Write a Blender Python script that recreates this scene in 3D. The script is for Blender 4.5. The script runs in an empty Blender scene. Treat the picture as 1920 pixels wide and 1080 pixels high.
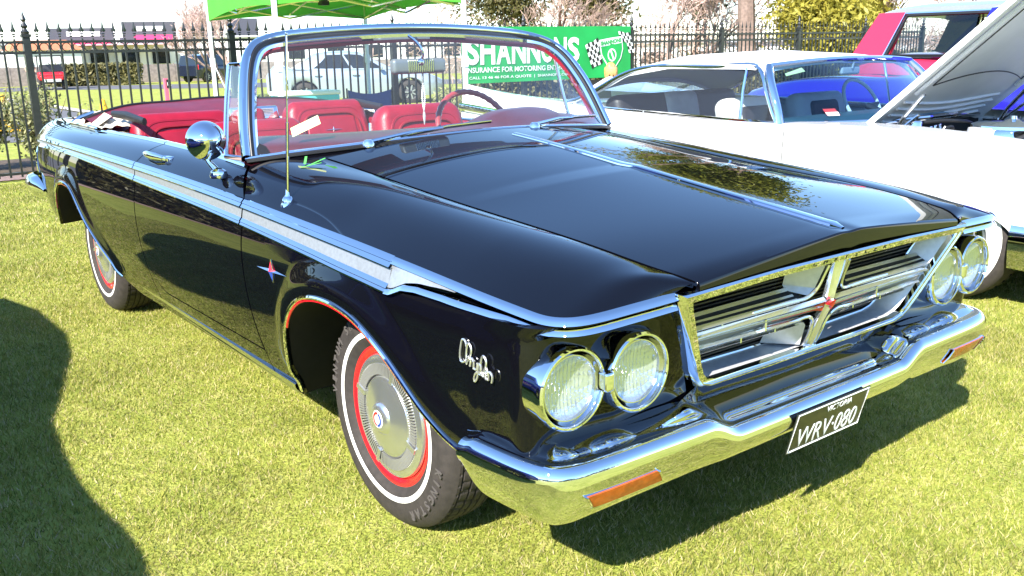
import bpy, math, random
import numpy as np
from mathutils import Vector, Matrix
random.seed(7); rng = np.random.default_rng(7)
R = math.radians
scene = bpy.context.scene
C = scene.collection

# ------------------------------------------------------------------ camera
CAM_POS = Vector((-2.1737, -2.2747, 1.3993))
CAM_YAW, CAM_PITCH, CAM_ROLL, CAM_F = R(-37.733), R(14.5955), R(-1.0315), 1754.4
def cam_axes():
    cy, sy = math.cos(CAM_YAW), math.sin(CAM_YAW)
    f = Vector((-sy*math.cos(CAM_PITCH), cy*math.cos(CAM_PITCH), -math.sin(CAM_PITCH)))
    r = Vector((cy, sy, 0)); u = r.cross(f)
    c, s = math.cos(CAM_ROLL), math.sin(CAM_ROLL)
    return c*r + s*u, -s*r + c*u, f
cr, cu, cf = cam_axes()
cam_data = bpy.data.cameras.new('camera'); cam = bpy.data.objects.new('camera', cam_data); C.objects.link(cam)
M4 = Matrix((cr, cu, -cf)).transposed().to_4x4(); M4.translation = CAM_POS
cam.matrix_world = M4
cam_data.sensor_width = 36.0; cam_data.lens = CAM_F/1920*36
cam_data.clip_start = 0.05; cam_data.clip_end = 2000
scene.camera = cam

# ------------------------------------------------------------------ sky, sun, exposure
SUN = Vector((-0.52, -0.27, 0.47)).normalized()
SUN_EL = math.asin(SUN.z); SUN_ROT = math.atan2(SUN.x, SUN.y)
world = bpy.data.worlds.new('World'); scene.world = world; world.use_nodes = True
wn = world.node_tree.nodes; wl = world.node_tree.links
bg = wn['Background']
sky = wn.new('ShaderNodeTexSky'); sky.sky_type = 'NISHITA'; sky.sun_disc = False
sky.sun_elevation = SUN_EL; sky.sun_rotation = SUN_ROT
sky.air_density = 1.0; sky.dust_density = 0.0; sky.ozone_density = 6.0; sky.altitude = 0
wl.new(sky.outputs[0], bg.inputs[0]); bg.inputs[1].default_value = 0.135
sd = bpy.data.lights.new('sun', 'SUN'); sd.energy = 4.9; sd.angle = R(0.53); sd.color = (1.0, 0.95, 0.87)
so = bpy.data.objects.new('sun', sd); C.objects.link(so)
so.rotation_euler = (-SUN).to_track_quat('-Z', 'Y').to_euler(); so.location = (-20, -12, 20)
scene.view_settings.view_transform = 'Standard'; scene.view_settings.look = 'None'
scene.view_settings.exposure = 1.5; scene.view_settings.gamma = 1.0
scene.render.engine = 'CYCLES'
try:
    scene.cycles.max_bounces = 8; scene.cycles.transparent_max_bounces = 16; scene.cycles.glossy_bounces = 5
    scene.cycles.caustics_reflective = False; scene.cycles.caustics_refractive = False
except Exception: pass

# ------------------------------------------------------------------ materials
MATS = {}
def mat(name, color=(.5,.5,.5), rough=.5, metal=0., coat=0., spec=.5, noise=0., nscale=20., bump=0., bscale=60., trans=0., emit=None, col2=None, detail=4., sheen=0.):
    if name in MATS: return MATS[name]
    m = bpy.data.materials.new(name); m.use_nodes = True
    nt = m.node_tree; b = nt.nodes['Principled BSDF']
    b.inputs['Base Color'].default_value = (*color, 1); b.inputs['Roughness'].default_value = rough
    b.inputs['Metallic'].default_value = metal; b.inputs['Coat Weight'].default_value = coat
    b.inputs['Coat Roughness'].default_value = .02
    b.inputs['Specular IOR Level'].default_value = spec
    if trans: b.inputs['Transmission Weight'].default_value = trans
    if sheen: b.inputs['Sheen Weight'].default_value = sheen
    if noise or bump or col2:
        tc = nt.nodes.new('ShaderNodeTexCoord')
    if noise or col2:
        n = nt.nodes.new('ShaderNodeTexNoise'); n.inputs['Scale'].default_value = nscale; n.inputs['Detail'].default_value = detail
        nt.links.new(tc.outputs['Object'], n.inputs['Vector'])
        mx = nt.nodes.new('ShaderNodeMix'); mx.data_type = 'RGBA'
        c2 = col2 if col2 else tuple(max(0, c*(1-noise)) for c in color)
        rp = nt.nodes.new('ShaderNodeMapRange'); rp.inputs[1].default_value = .35; rp.inputs[2].default_value = .65
        nt.links.new(n.outputs[0], rp.inputs[0]); nt.links.new(rp.outputs[0], mx.inputs['Factor'])
        mx.inputs['A'].default_value = (*color, 1); mx.inputs['B'].default_value = (*c2, 1)
        nt.links.new(mx.outputs['Result'], b.inputs['Base Color'])
    if bump:
        n2 = nt.nodes.new('ShaderNodeTexNoise'); n2.inputs['Scale'].default_value = bscale; n2.inputs['Detail'].default_value = 3
        nt.links.new(tc.outputs['Object'], n2.inputs['Vector'])
        bp = nt.nodes.new('ShaderNodeBump'); bp.inputs['Strength'].default_value = bump; bp.inputs['Distance'].default_value = .01
        nt.links.new(n2.outputs[0], bp.inputs['Height']); nt.links.new(bp.outputs[0], b.inputs['Normal'])
    if emit:
        b.inputs['Emission Color'].default_value = (*emit[:3], 1); b.inputs['Emission Strength'].default_value = emit[3]
    MATS[name] = m; return m
def glass_mat(name, tint=(1,1,1), base=.04, rough=0.0, veil=0.0):
    m = bpy.data.materials.new(name); m.use_nodes = True; nt = m.node_tree
    for n in list(nt.nodes): nt.nodes.remove(n)
    out = nt.nodes.new('ShaderNodeOutputMaterial'); tr = nt.nodes.new('ShaderNodeBsdfTransparent'); gl = nt.nodes.new('ShaderNodeBsdfGlossy')
    tr.inputs[0].default_value = (*tint, 1); gl.inputs['Roughness'].default_value = rough
    lw = nt.nodes.new('ShaderNodeLayerWeight'); lw.inputs[0].default_value = .5
    pw = nt.nodes.new('ShaderNodeMath'); pw.operation = 'POWER'; pw.inputs[1].default_value = 4.
    ma = nt.nodes.new('ShaderNodeMath'); ma.operation = 'MULTIPLY_ADD'; ma.inputs[1].default_value = 1-base; ma.inputs[2].default_value = base
    mx = nt.nodes.new('ShaderNodeMixShader')
    nt.links.new(lw.outputs['Facing'], pw.inputs[0]); nt.links.new(pw.outputs[0], ma.inputs[0]); nt.links.new(ma.outputs[0], mx.inputs[0])
    nt.links.new(tr.outputs[0], mx.inputs[1]); nt.links.new(gl.outputs[0], mx.inputs[2])
    last = mx
    if veil:
        df = nt.nodes.new('ShaderNodeBsdfDiffuse'); df.inputs[0].default_value = (.8,.8,.8,1)
        m2 = nt.nodes.new('ShaderNodeMixShader'); m2.inputs[0].default_value = veil
        nt.links.new(mx.outputs[0], m2.inputs[1]); nt.links.new(df.outputs[0], m2.inputs[2]); last = m2
    nt.links.new(last.outputs[0], out.inputs[0]); MATS[name] = m; return m

PAINT   = mat('black_paint', (.0025,.0025,.004), .012, spec=.5, bump=.012, bscale=2.2)
CHROME  = mat('chrome', (.86,.87,.88), .016, metal=1.)
BARM    = mat('bright_bar', (.80,.82,.84), .15, metal=.92)
CHROME_R= mat('worn_chrome', (.74,.75,.77), .12, metal=1., bump=.03, bscale=40.)
SATIN   = mat('satin_silver', (.62,.62,.62), .42, metal=.35, noise=.12, nscale=60.)
BRUSHED = mat('brushed_aluminium', (.50,.53,.54), .34, metal=.65, noise=.14, nscale=90.)
RUBBER  = mat('rubber', (.040,.033,.029), .75, noise=.35, nscale=40., bump=.15, bscale=250.)
RUBTXT  = mat('raised_rubber', (.075,.066,.060), .8)
WHITEW  = mat('whitewall', (.78,.77,.72), .5, noise=.06, nscale=30.)
REDP    = mat('red_paint', (.62,.012,.02), .2, coat=.6)
VINYL   = mat('red_vinyl', (.28,.006,.022), .40, noise=.18, nscale=14., bump=.12, bscale=220.)
VINYLD  = mat('maroon_vinyl', (.15,.016,.030), .42, noise=.2, nscale=12., bump=.1, bscale=160.)
PIPING  = mat('dark_red_piping', (.22,.008,.016), .45)
CARPET  = mat('dark_carpet', (.10,.008,.014), .95, noise=.4, nscale=80.)
UNDER   = mat('underseal', (.008,.008,.008), .8, noise=.3, nscale=30.)
BLACKR  = mat('black_gasket', (.012,.012,.013), .45)
MESHBLK = mat('black_grille_mesh', (.012,.012,.013), .4)
NAVY    = mat('dark_reflection', (.008,.010,.014), .55, spec=.25)  # dark reflection on the grille blade, put into its colour
LENS    = mat('amber_lens', (.55,.10,.008), .12, coat=.6, noise=.35, nscale=45.)
CREAM   = mat('cream_cloth', (.70,.60,.44), .85, noise=.25, nscale=9., bump=.5, bscale=18., sheen=.2)
WHITEV  = mat('white_vinyl', (.78,.76,.72), .5, noise=.1, nscale=10.)
GLASS   = glass_mat('window_glass', (.93,.97,.96), .045, veil=.02)
LAMPGL  = glass_mat('lamp_glass', (.97,.98,.98), .06)
YELLOWP = mat('yellow_paper', (.86,.86,.40), .7)
STICKG  = mat('green_tape', (.10,.48,.08), .6)
PLATEB  = mat('plate_black', (.012,.016,.012), .3, coat=.4)
PLATEW  = mat('plate_white', (.72,.75,.72), .5)
BLUEE   = mat('blue_enamel', (.02,.06,.30), .2, coat=.5)
WHITEE  = mat('white_enamel', (.80,.80,.80), .3)

# ------------------------------------------------------------------ mesh helpers
def spline(ts, vs):
    """natural cubic spline through (ts, vs); vs may be vectors"""
    ts = np.asarray(ts, float); vs = np.asarray(vs, float)
    if ts[0] > ts[-1]: ts = ts[::-1]; vs = vs[::-1]
    one = vs.ndim == 1
    if one: vs = vs[:, None]
    n = len(ts); h = np.diff(ts)
    A = np.eye(n); B = np.zeros_like(vs)
    for i in range(1, n-1):
        A[i,i-1] = h[i-1]; A[i,i] = 2*(h[i-1]+h[i]); A[i,i+1] = h[i]
        B[i] = 6*((vs[i+1]-vs[i])/h[i] - (vs[i]-vs[i-1])/h[i-1])
    Mm = np.linalg.solve(A, B)
    def f(t):
        t = np.asarray(t, float); sc = t.ndim == 0
        t = np.atleast_1d(t)
        i = np.clip(np.searchsorted(ts, t)-1, 0, n-2); tc = np.clip(t, ts[0], ts[-1])
        a = (ts[i+1]-tc)[:,None]; b = (tc-ts[i])[:,None]; hh = h[i][:,None]
        r = Mm[i]*a**3/(6*hh) + Mm[i+1]*b**3/(6*hh) + (vs[i]/hh-Mm[i]*hh/6)*a + (vs[i+1]/hh-Mm[i+1]*hh/6)*b
        if one: r = r[:,0]
        return r[0] if sc else r
    return f
def lerpf(ts, vs):
    ts = np.asarray(ts, float); vs = np.asarray(vs, float)
    if ts[0] > ts[-1]: ts = ts[::-1]; vs = vs[::-1]
    return lambda t: np.interp(t, ts, vs)
def curve(pts, n, tension=None):
    """smooth resample of a 3-D polyline by chord length"""
    pts = np.asarray(pts, float); d = np.r_[0, np.cumsum(np.linalg.norm(np.diff(pts, axis=0), axis=1))]
    return spline(d, pts)(np.linspace(0, d[-1], n))
def polyres(pts, n):
    pts = np.asarray(pts, float); d = np.r_[0, np.cumsum(np.linalg.norm(np.diff(pts, axis=0), axis=1))]
    t = np.linspace(0, d[-1], n); return np.stack([np.interp(t, d, pts[:,k]) for k in range(pts.shape[1])], -1)
def sstep(x, a, b):
    t = np.clip((np.asarray(x, float)-a)/(b-a), 0, 1); return t*t*(3-2*t)
MIR = np.array([-1., 1., 1.])

class MB:
    def __init__(s): s.V = []; s.F = []; s.n = 0; s.MI = []
    def add(s, V, F, mi=0):
        V = np.asarray(V, float).reshape(-1, 3); s.V.append(V)
        for f in F: s.F.append(tuple(int(i)+s.n for i in f)); s.MI.append(mi)
        s.n += len(V); return s
    def grid(s, P, cu=False, cv=False, mi=0):
        n, m = P.shape[:2]; F = []
        for i in range(n if cu else n-1):
            for j in range(m if cv else m-1):
                a, b = i, (i+1) % n; c, d = j, (j+1) % m
                F.append((a*m+c, b*m+c, b*m+d, a*m+d))
        return s.add(P.reshape(-1, 3), F, mi)
    def box(s, c, size, rot=None, mi=0):
        h = np.array(size)/2
        V = np.array([[x,y,z] for x in (-1,1) for y in (-1,1) for z in (-1,1)], float)*h
        if rot is not None: V = V @ np.array(rot).T
        return s.add(V+np.array(c), [(0,1,3,2),(4,6,7,5),(0,4,5,1),(2,3,7,6),(0,2,6,4),(1,5,7,3)], mi)
    def rbox(s, c, size, r, n=4, rot=None, mi=0, func=None):
        """rounded box: cube grid pushed to a box of radius r"""
        h = np.array(size)/2; r = min(r, h.min()*.999)
        k = np.linspace(-1, 1, 2*n+2)
        # nonuniform so corners get the segments
        ang = np.linspace(-math.pi/4, math.pi/4, n+1)
        for ax in range(3):
            for sg in (-1, 1):
                u, v = [a for a in range(3) if a != ax]
                def lin(hh):
                    core = hh-r
                    t = np.tan(np.linspace(0, math.pi/4, n+1))
                    return np.r_[-core-r*t[::-1], core+r*t]
                U, Vv = np.meshgrid(lin(h[u]), lin(h[v]), indexing='ij')
                P = np.zeros(U.shape+(3,)); P[..., u] = U; P[..., v] = Vv; P[..., ax] = sg*h[ax]
                core = np.clip(P, -(h-r), h-r); d = P-core; L = np.linalg.norm(d, axis=-1, keepdims=True)
                P = core + d/np.maximum(L, 1e-9)*r
                if func is not None: P = func(P)
                if rot is not None: P = P @ np.array(rot).T
                s.grid(P+np.array(c), mi=mi)
        return s
    def tube(s, path, r, n=8, closed=False, cap=True, mi=0, sx=1., up=None):
        path = np.asarray(path, float); m = len(path); r = np.broadcast_to(np.asarray(r, float), (m,))
        T = np.gradient(path, axis=0) if not closed else np.roll(path,-1,0)-np.roll(path,1,0)
        T /= np.maximum(np.linalg.norm(T, axis=1, keepdims=True), 1e-9)
        u = np.array(up, float) if up is not None else np.array([0,0,1.])
        if up is None and abs(T[0]@u) > .9: u = np.array([1.,0,0])
        P = np.zeros((m, n, 3)); a = np.linspace(0, 2*math.pi, n, endpoint=False)
        for i in range(m):
            x = u - T[i]*(u@T[i]); L = np.linalg.norm(x)
            if L < 1e-6: x = np.cross(T[i], [0.3,.5,.8]); L = np.linalg.norm(x)
            x /= L; y = np.cross(T[i], x)
            if up is None: u = x
            P[i] = path[i] + r[i]*(np.cos(a)[:,None]*x + sx*np.sin(a)[:,None]*y)
        base = s.n; s.grid(P, cu=closed, cv=True, mi=mi)
        if cap and not closed:
            s.F.append(tuple(base+j for j in range(n))); s.MI.append(mi)
            s.F.append(tuple(base+(m-1)*n+j for j in range(n))); s.MI.append(mi)
        return s
    def lathe(s, prof, c=(0,0,0), axis='z', n=32, mi=0, a0=0., a1=2*math.pi):
        """prof: list of (radius, height)"""
        prof = np.asarray(prof, float); full = abs(a1-a0-2*math.pi) < 1e-6
        a = np.linspace(a0, a1, n, endpoint=not full)
        r, h = prof[:,0], prof[:,1]
        x = np.outer(np.cos(a), r); y = np.outer(np.sin(a), r); z = np.outer(np.ones(n), h)
        if axis == 'z': P = np.stack([x,y,z], -1)
        elif axis == 'x': P = np.stack([z,x,y], -1)
        else: P = np.stack([x,z,y], -1)
        return s.grid(P+np.array(c), cu=full, mi=mi)
    def prism(s, poly, vec, mi=0):
        """extrude a planar 3-D polygon by vec"""
        poly = np.asarray(poly, float); n = len(poly); v = np.asarray(vec, float)
        V = np.vstack([poly, poly+v])
        return s.add(V, [tuple(range(n)), tuple(range(2*n-1, n-1, -1))]+[(i, (i+1)%n, n+(i+1)%n, n+i) for i in range(n)], mi)
    def sphere(s, c, r, n=10, m=16, mi=0):
        th = np.linspace(0, math.pi, n); 
        r = np.broadcast_to(np.asarray(r, float), (3,))
        a = np.linspace(0, 2*math.pi, m, endpoint=False)
        P = np.stack([np.outer(np.sin(th), np.cos(a))*r[0], np.outer(np.sin(th), np.sin(a))*r[1], np.outer(np.cos(th), np.ones(m))*r[2]], -1)
        return s.grid(P+np.array(c), cv=True, mi=mi)
    def mirrored(s):
        o = MB(); o.V = [v*MIR for v in s.V]; o.F = [f[::-1] for f in s.F]; o.n = s.n; o.MI = list(s.MI); return o
    def mesh(s, name, mats, sharp=38):
        me = bpy.data.meshes.new(name); V = np.vstack(s.V) if s.V else np.zeros((0,3))
        me.from_pydata(V.tolist(), [], s.F)
        if not isinstance(mats, (list, tuple)): mats = [mats]
        for m in mats: me.materials.append(m)
        if len(mats) > 1: me.polygons.foreach_set('material_index', s.MI)
        if sharp is not None:
            me.polygons.foreach_set('use_smooth', [True]*len(me.polygons)); me.set_sharp_from_angle(angle=R(sharp))
        me.update(); return me
    def build(s, name, mats, parent=None, sharp=38, loc=None):
        o = bpy.data.objects.new(name, s.mesh(name, mats, sharp)); C.objects.link(o)
        if parent is not None: o.parent = parent
        if loc is not None: o.location = loc
        return o
def obj_from(me, name, parent=None, loc=None, rot=None, scale=None):
    o = bpy.data.objects.new(name, me); C.objects.link(o)
    if parent is not None: o.parent = parent
    if loc is not None: o.location = loc
    if rot is not None: o.rotation_euler = rot
    if scale is not None: o.scale = scale
    return o
def empty(name, loc=(0,0,0), rz=0.):
    o = bpy.data.objects.new(name, None); C.objects.link(o); o.location = loc; o.rotation_euler = (0,0,rz); o.empty_display_size = .2; return o
def tag(o, label=None, cat=None, group=None, kind=None):
    if label: o['label'] = label
    if cat: o['category'] = cat
    if group: o['group'] = group
    if kind: o['kind'] = kind
    return o
def copy_tree(o, parent=None):
    c = o.copy(); C.objects.link(c)
    if parent is not None: c.parent = parent
    for ch in list(o.children): copy_tree(ch, c)
    return c
def rotz(a): c, s = math.cos(a), math.sin(a); return np.array([[c,-s,0],[s,c,0],[0,0,1.]])
def rotx(a): c, s = math.cos(a), math.sin(a); return np.array([[1,0,0],[0,c,-s],[0,s,c.real]])
def roty(a): c, s = math.cos(a), math.sin(a); return np.array([[c,0,s],[0,1.,0],[-s,0,c]])
def weld(me, d=1e-5):
    import bmesh
    b = bmesh.new(); b.from_mesh(me); bmesh.ops.remove_doubles(b, verts=b.verts, dist=d); bmesh.ops.recalc_face_normals(b, faces=b.faces); b.to_mesh(me); b.free()
def flanged(P, out_ref, depth=.014):
    """pad a panel grid with a fold turned inwards"""
    du = np.gradient(P, axis=0); dv = np.gradient(P, axis=1)
    N = np.cross(du, dv); N /= np.maximum(np.linalg.norm(N, axis=-1, keepdims=True), 1e-9)
    if np.mean(np.sum(N*(P-np.asarray(out_ref)), -1)) < 0: N = -N
    I = P - N*depth
    Q = np.zeros((P.shape[0]+2, P.shape[1]+2, 3)); Q[1:-1,1:-1] = P
    Q[0,1:-1] = I[0]; Q[-1,1:-1] = I[-1]; Q[1:-1,0] = I[:,0]; Q[1:-1,-1] = I[:,-1]
    Q[0,0] = I[0,0]; Q[0,-1] = I[0,-1]; Q[-1,0] = I[-1,0]; Q[-1,-1] = I[-1,-1]
    return Q
def text_mesh(txt, size, extrude=.001, align='CENTER', shear=0., bold=0.):
    cu = bpy.data.curves.new('lettering', 'FONT'); cu.body = txt; cu.size = size; cu.extrude = extrude; cu.align_x = align; cu.shear = shear
    cu.offset = bold; cu.resolution_u = 3
    o = bpy.data.objects.new('lettering_tmp', cu); C.objects.link(o)
    dg = bpy.context.evaluated_depsgraph_get(); dg.update()
    me = bpy.data.meshes.new_from_object(o.evaluated_get(dg)); C.objects.unlink(o); bpy.data.objects.remove(o)
    return me
def text_obj(name, txt, size, m, M, parent=None, extrude=.001, shear=0., bold=0., xs=1., align='CENTER'):
    me = text_mesh(txt, size, extrude, align, shear, bold); me.materials.clear(); me.materials.append(m)
    o = bpy.data.objects.new(name, me); C.objects.link(o)
    if parent is not None: o.parent = parent
    o.matrix_local = Matrix(M) @ Matrix.Diagonal((xs,1,1,1)); return o
def inset(poly, d):
    """shrink a polygon (list of 2-D points) by d"""
    p = np.array(poly, float); n = len(p); out = []
    area = np.sum(p[:,0]*np.roll(p[:,1],-1)-np.roll(p[:,0],-1)*p[:,1]); sg = 1 if area > 0 else -1
    for i in range(n):
        e0 = p[i]-p[i-1]; e1 = p[(i+1)%n]-p[i]; e0 /= np.linalg.norm(e0); e1 /= np.linalg.norm(e1)
        n0 = np.array([-e0[1],e0[0]])*sg; n1 = np.array([-e1[1],e1[0]])*sg; bis = n0+n1; bis /= np.linalg.norm(bis)
        out.append(p[i]+bis*d/max(.35,bis@n0))
    return np.array(out)
def frame(origin, xd, yd):
    """4x4 with local x along xd, y along yd (made square), z out"""
    x = Vector(xd).normalized(); z = x.cross(Vector(yd)).normalized(); y = z.cross(x)
    m = Matrix((x,y,z)).transposed().to_4x4(); m.translation = Vector(origin); return m
# ================================================================== the black convertible
# car axes: x across, -y forward, front axle at y=0, ground z=0
CAR = empty('black_convertible')
tag(CAR, 'glossy black convertible with red interior, silver side band and twin round headlights', 'car')
WB = 3.10
# --- key curves (half width w, height z by y)
Tw = spline([-.84,-.6,-.2,.3,.75,1.9,2.8,3.85,4.42],[.950,.968,.974,.977,.979,.977,.966,.924,.832])
Tz = spline([-.84,-.6,-.2,.3,.75,1.9,2.8,3.85,4.42],[.834,.851,.875,.897,.914,.935,.936,.922,.890])
Bz = lambda y: np.where(np.asarray(y) > -.24, spline([-.24,.70,1.87,3.6,4.42],[.787,.832,.861,.868,.826])(y), spline([-.84,-.62,-.42,-.3,-.24],[.818,.810,.799,.790,.787])(y))
Wm = spline([-.5,-.3,0,.3,.72,1.9,2.8,3.4,3.85,4.42],[.997,1.002,1.005,1.006,1.006,1.004,.995,.980,.955,.862])
def tumble(z):
    q = np.asarray(z, float)-.72
    return np.where(q > 0, -1.0*q*q, -.46*q*q)
farch = lerpf(*zip(*[(-.60,.430),(-.56,.432),(-.52,.437),(-.466,.451),(-.42,.474),(-.372,.505),(-.31,.556),(-.251,.603),(-.17,.650),(-.091,.682),(0,.700),(.07,.704),(.14,.700),(.22,.684),(.27,.665),(.315,.637),(.355,.602),(.385,.565),(.41,.52),(.44,.455),(.47,.385),(.50,.315),(.52,.264)]))
_fa = np.array([(-.60,.430),(-.52,.437),(-.466,.451),(-.42,.474),(-.372,.505),(-.31,.556),(-.251,.603),(-.17,.650),(-.091,.682),(0,.700),(.07,.704),(.14,.700),(.22,.684),(.27,.665),(.315,.637),(.355,.602),(.385,.565),(.41,.52),(.44,.455),(.47,.385),(.50,.315),(.52,.264)])
FA = curve(np.c_[_fa, np.zeros(len(_fa))], 160)[:, :2]
farch = lambda y: np.interp(y, FA[:,0], FA[:,1])
_ra = np.array([(2.48,.300),(2.53,.372),(2.60,.420),(2.68,.472),(2.80,.555),(2.87,.615),(2.94,.672),(3.01,.707),(3.10,.722),(3.20,.722),(3.30,.705),(3.38,.668),(3.44,.615),(3.49,.550),(3.54,.480),(3.58,.430)])
RA = curve(np.c_[_ra, np.zeros(len(_ra))], 140)[:, :2]
rarch = lambda y: np.interp(y, RA[:,0], RA[:,1])
def dist_to(A, y, z):
    y = np.asarray(y); z = np.asarray(z)
    d = np.sqrt((y[...,None]-A[:,0])**2 + (z[...,None]-A[:,1])**2); return d.min(-1)
def side_w(y, z):
    """half width of the lower side at (y, z)"""
    y = np.asarray(y, float); z = np.asarray(z, float)
    w = Wm(y.ravel()).reshape(y.shape) + tumble(z)
    df = dist_to(FA[10:-18], y, z); dr = dist_to(RA[8:], y, z)
    w = w + .020*(1-sstep(df, .025, .115)) + .018*(1-sstep(dr, .02, .09))
    return w
ref = np.array([0, 1.5, .45])
def both(fn):
    for s in (-1, 1): fn(s)
# --- front fender: upper surface between hood gap and trim, lower side wrapped round to the grille
Gap = spline([0,.06,.13,.25,.45,.68,.88,1.0],[(.585,-.905,.868),(.608,-.865,.882),(.625,-.80,.893),(.642,-.61,.918),(.654,-.17,.952),(.664,.25,.987),(.670,.60,1.016),(.672,.72,1.025)])
Tr_pts = [(.640,-.889,.849),(.72,-.886,.846),(.80,-.882,.843),(.87,-.873,.839),(.918,-.853,.836),(.943,-.815,.8345),(.954,-.76,.838),(.9665,-.62,.8495),(.9705,-.42,.862),(.974,-.2,.875),(.977,.3,.897),(.979,.72,.913)]
Trim = lambda n: curve(Tr_pts, n)
NT = 90
def fender_upper(n=NT, m=22):
    T = Trim(n); d = np.r_[0, np.cumsum(np.linalg.norm(np.diff(T, axis=0), axis=1))]; d /= d[-1]
    G = Gap(d**1.02); G = G + np.array([.0065,0,0])
    s = np.linspace(0, 1, m)
    P = G[:,None,:]*(1-s)[None,:,None] + T[:,None,:]*s[None,:,None]
    # crown: full early, falls to the trim
    amp = np.interp(d, [0,.10,.2,.35,1], [.004,.012,.018,.024,.030])
    late = sstep(d, .62, 1.0)[:,None]
    P[...,2] += amp[:,None]*(np.sin(math.pi*np.clip(s,0,1)**.85)[None,:])*(1-late) + late*.262*(s**1.5*(1-s))[None,:]
    P[...,1] += sstep(d, .70, 1.0)[:,None]*np.interp(s,[0,.15,.35,.55,.66,.78,.9,1],[.015,.045,.095,.150,.178,.120,.05,0])[None,:]
    # soft peak over the headlamps at the leading inner corner
    pk = np.exp(-((d-.10)/.05)**2)[:,None]*np.exp(-((s-.35)/.25)**2)[None,:]
    P[...,2] += .006*pk
    return P
plan = curve([(1.006,.715,0),(1.006,.3,0),(1.005,0,0),(1.002,-.3,0),(.998,-.5,0),(.994,-.62,0),(.990,-.70,0),(.984,-.758,0),(.956,-.786,0),(.90,-.793,0),(.80,-.795,0),(.70,-.800,0),(.615,-.810,0)], 400)[:, :2]
def fender_lower(m=30):
    # choose columns, denser at the arch ends and corner
    dd = np.r_[0, np.cumsum(np.linalg.norm(np.diff(plan, axis=0), axis=1))]
    ycol = np.r_[np.linspace(.715,.56,5), np.linspace(.525,.34,34), np.linspace(.33,-.58,56)]
    tc = np.interp(-ycol, -plan[:,1], dd); tc = np.r_[tc, np.linspace(tc[-1]+.01, dd[-1], 44)]
    W = np.interp(tc, dd, plan[:,0]); Y = np.interp(tc, dd, plan[:,1])
    tx = np.gradient(W, tc); ty = np.gradient(Y, tc); L = np.hypot(tx, ty); nx, ny = -ty/L, tx/L
    T = Trim(300); dT = np.r_[0, np.cumsum(np.linalg.norm(np.diff(T, axis=0), axis=1))]
    n = len(tc); P = np.zeros((n, m, 3)); v = np.linspace(0, 1, m)
    for i in range(n):
        y = Y[i]; front = i >= len(ycol)
        if not front:
            zt = float(Bz(y))+.006; zb = .262 if y > .522 else float(farch(y))
            if y < -.56: zb = .432
            z = zt+(zb-zt)*v
            P[i,:,0] = side_w(np.full(m, y), z); P[i,:,1] = y; P[i,:,2] = z
        else:
            k = (i-len(ycol)+1)/(n-len(ycol))
            zt = np.interp(k, [0,.25,.5,1], [.806,.812,.816,.820]); zb = np.interp(k, [0,.4,1], [.432,.470,.485])
            z = zt+(zb-zt)*v; off = tumble(z)*(1-.4*k) 
            led = np.interp(k, [0,.15,.35,.6,1],[0,.015,.045,.055,.04])*(1-sstep(v, .0, .10))
            nyk = np.array([nx[i], ny[i]])
            # 0.02 flare of the arch fades out ahead of it
            df = dist_to(FA[10:-18], np.full(m, y), z); off = off + .020*(1-sstep(df,.025,.115))*(1-sstep(k,0,.25))
            P[i,:,0] = W[i]+nyk[0]*(off+led*.25); P[i,:,1] = y+nyk[1]*(off+led); P[i,:,2] = z
            bl_ = sstep(k,.80,1.0); fw_ = .640-(.85-z)*.535
            P[i,:,0] += bl_*np.minimum(fw_-.004-P[i,:,0], 0); P[i,:,1] += bl_*((-.806-(z-.537)*.3183+.022)-P[i,:,1])
    return P
FU, FL = fender_upper(), fender_lower()
fenders = {}
def mk_fender(s):
    b = MB(); k = np.array([s,1,1.])
    b.grid(flanged(FU, ref)*k); b.grid(flanged(FL, ref)*k)
    # closing strip under the trim (behind the chrome)
    T = Trim(120); low = T.copy(); low[:,2] = np.where(T[:,1] > -.8, Bz(T[:,1]), T[:,2]-.03); low[:,0] -= .012; low[T[:,0]<.93,1] += .012
    up = T.copy(); up[:,0] -= .010; b.grid(np.stack([up, low], 1)*k)
    fenders[s] = b.build('front_fender', PAINT, CAR)
both(mk_fender)
# --- hood
def hood_grid(n=70, m=81):
    t = np.linspace(0, 1, n); G = Gap(t); u = np.linspace(-1, 1, m)
    P = np.zeros((n, m, 3)); w = G[:,0]-.0065
    cz = spline([-.905,-.6,0,.469,.72],[.917,.951,1.018,1.066,1.085])(G[:,1])
    for i in range(n):
        y = G[i,1]; a = np.abs(u)
        fr_ = min(1., t[i]/.55); prof = 1-(a**1.22*(1-fr_)+(.75*a**1.75+.25*a**3)*fr_)   # tent-like at the nose, softer towards the cowl
        z = G[i,2] + (cz[i]-G[i,2])*prof - .004*np.exp(-(u/.05)**2)*(1-fr_)
        bow = np.interp(t[i], [0,.1,1], [-.012, -.006, -.13])*(1-u**2) if t[i] < .5 else (-.006 + (t[i]-.5)/.5*(-.10))*(1-u**2)
        P[i,:,0] = u*w[i]; P[i,:,1] = y+bow; P[i,:,2] = z
    # rolled front lip
    f0 = P[0]; lip = []
    for (dy, dz) in ((-.0035,-.0035),(-.0055,-.012),(-.006,-.033)):
        q = f0.copy(); q[:,1] += dy; q[:,2] = f0[:,2]+dz*np.interp(np.abs(u),[0,1],[1.35,.55]); lip.append(q)
    return np.concatenate([np.array(lip[::-1]), P], 0)
HG = hood_grid()
hood = MB().grid(flanged(HG, ref, .012)).build('hood', PAINT, CAR, sharp=24)
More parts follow.
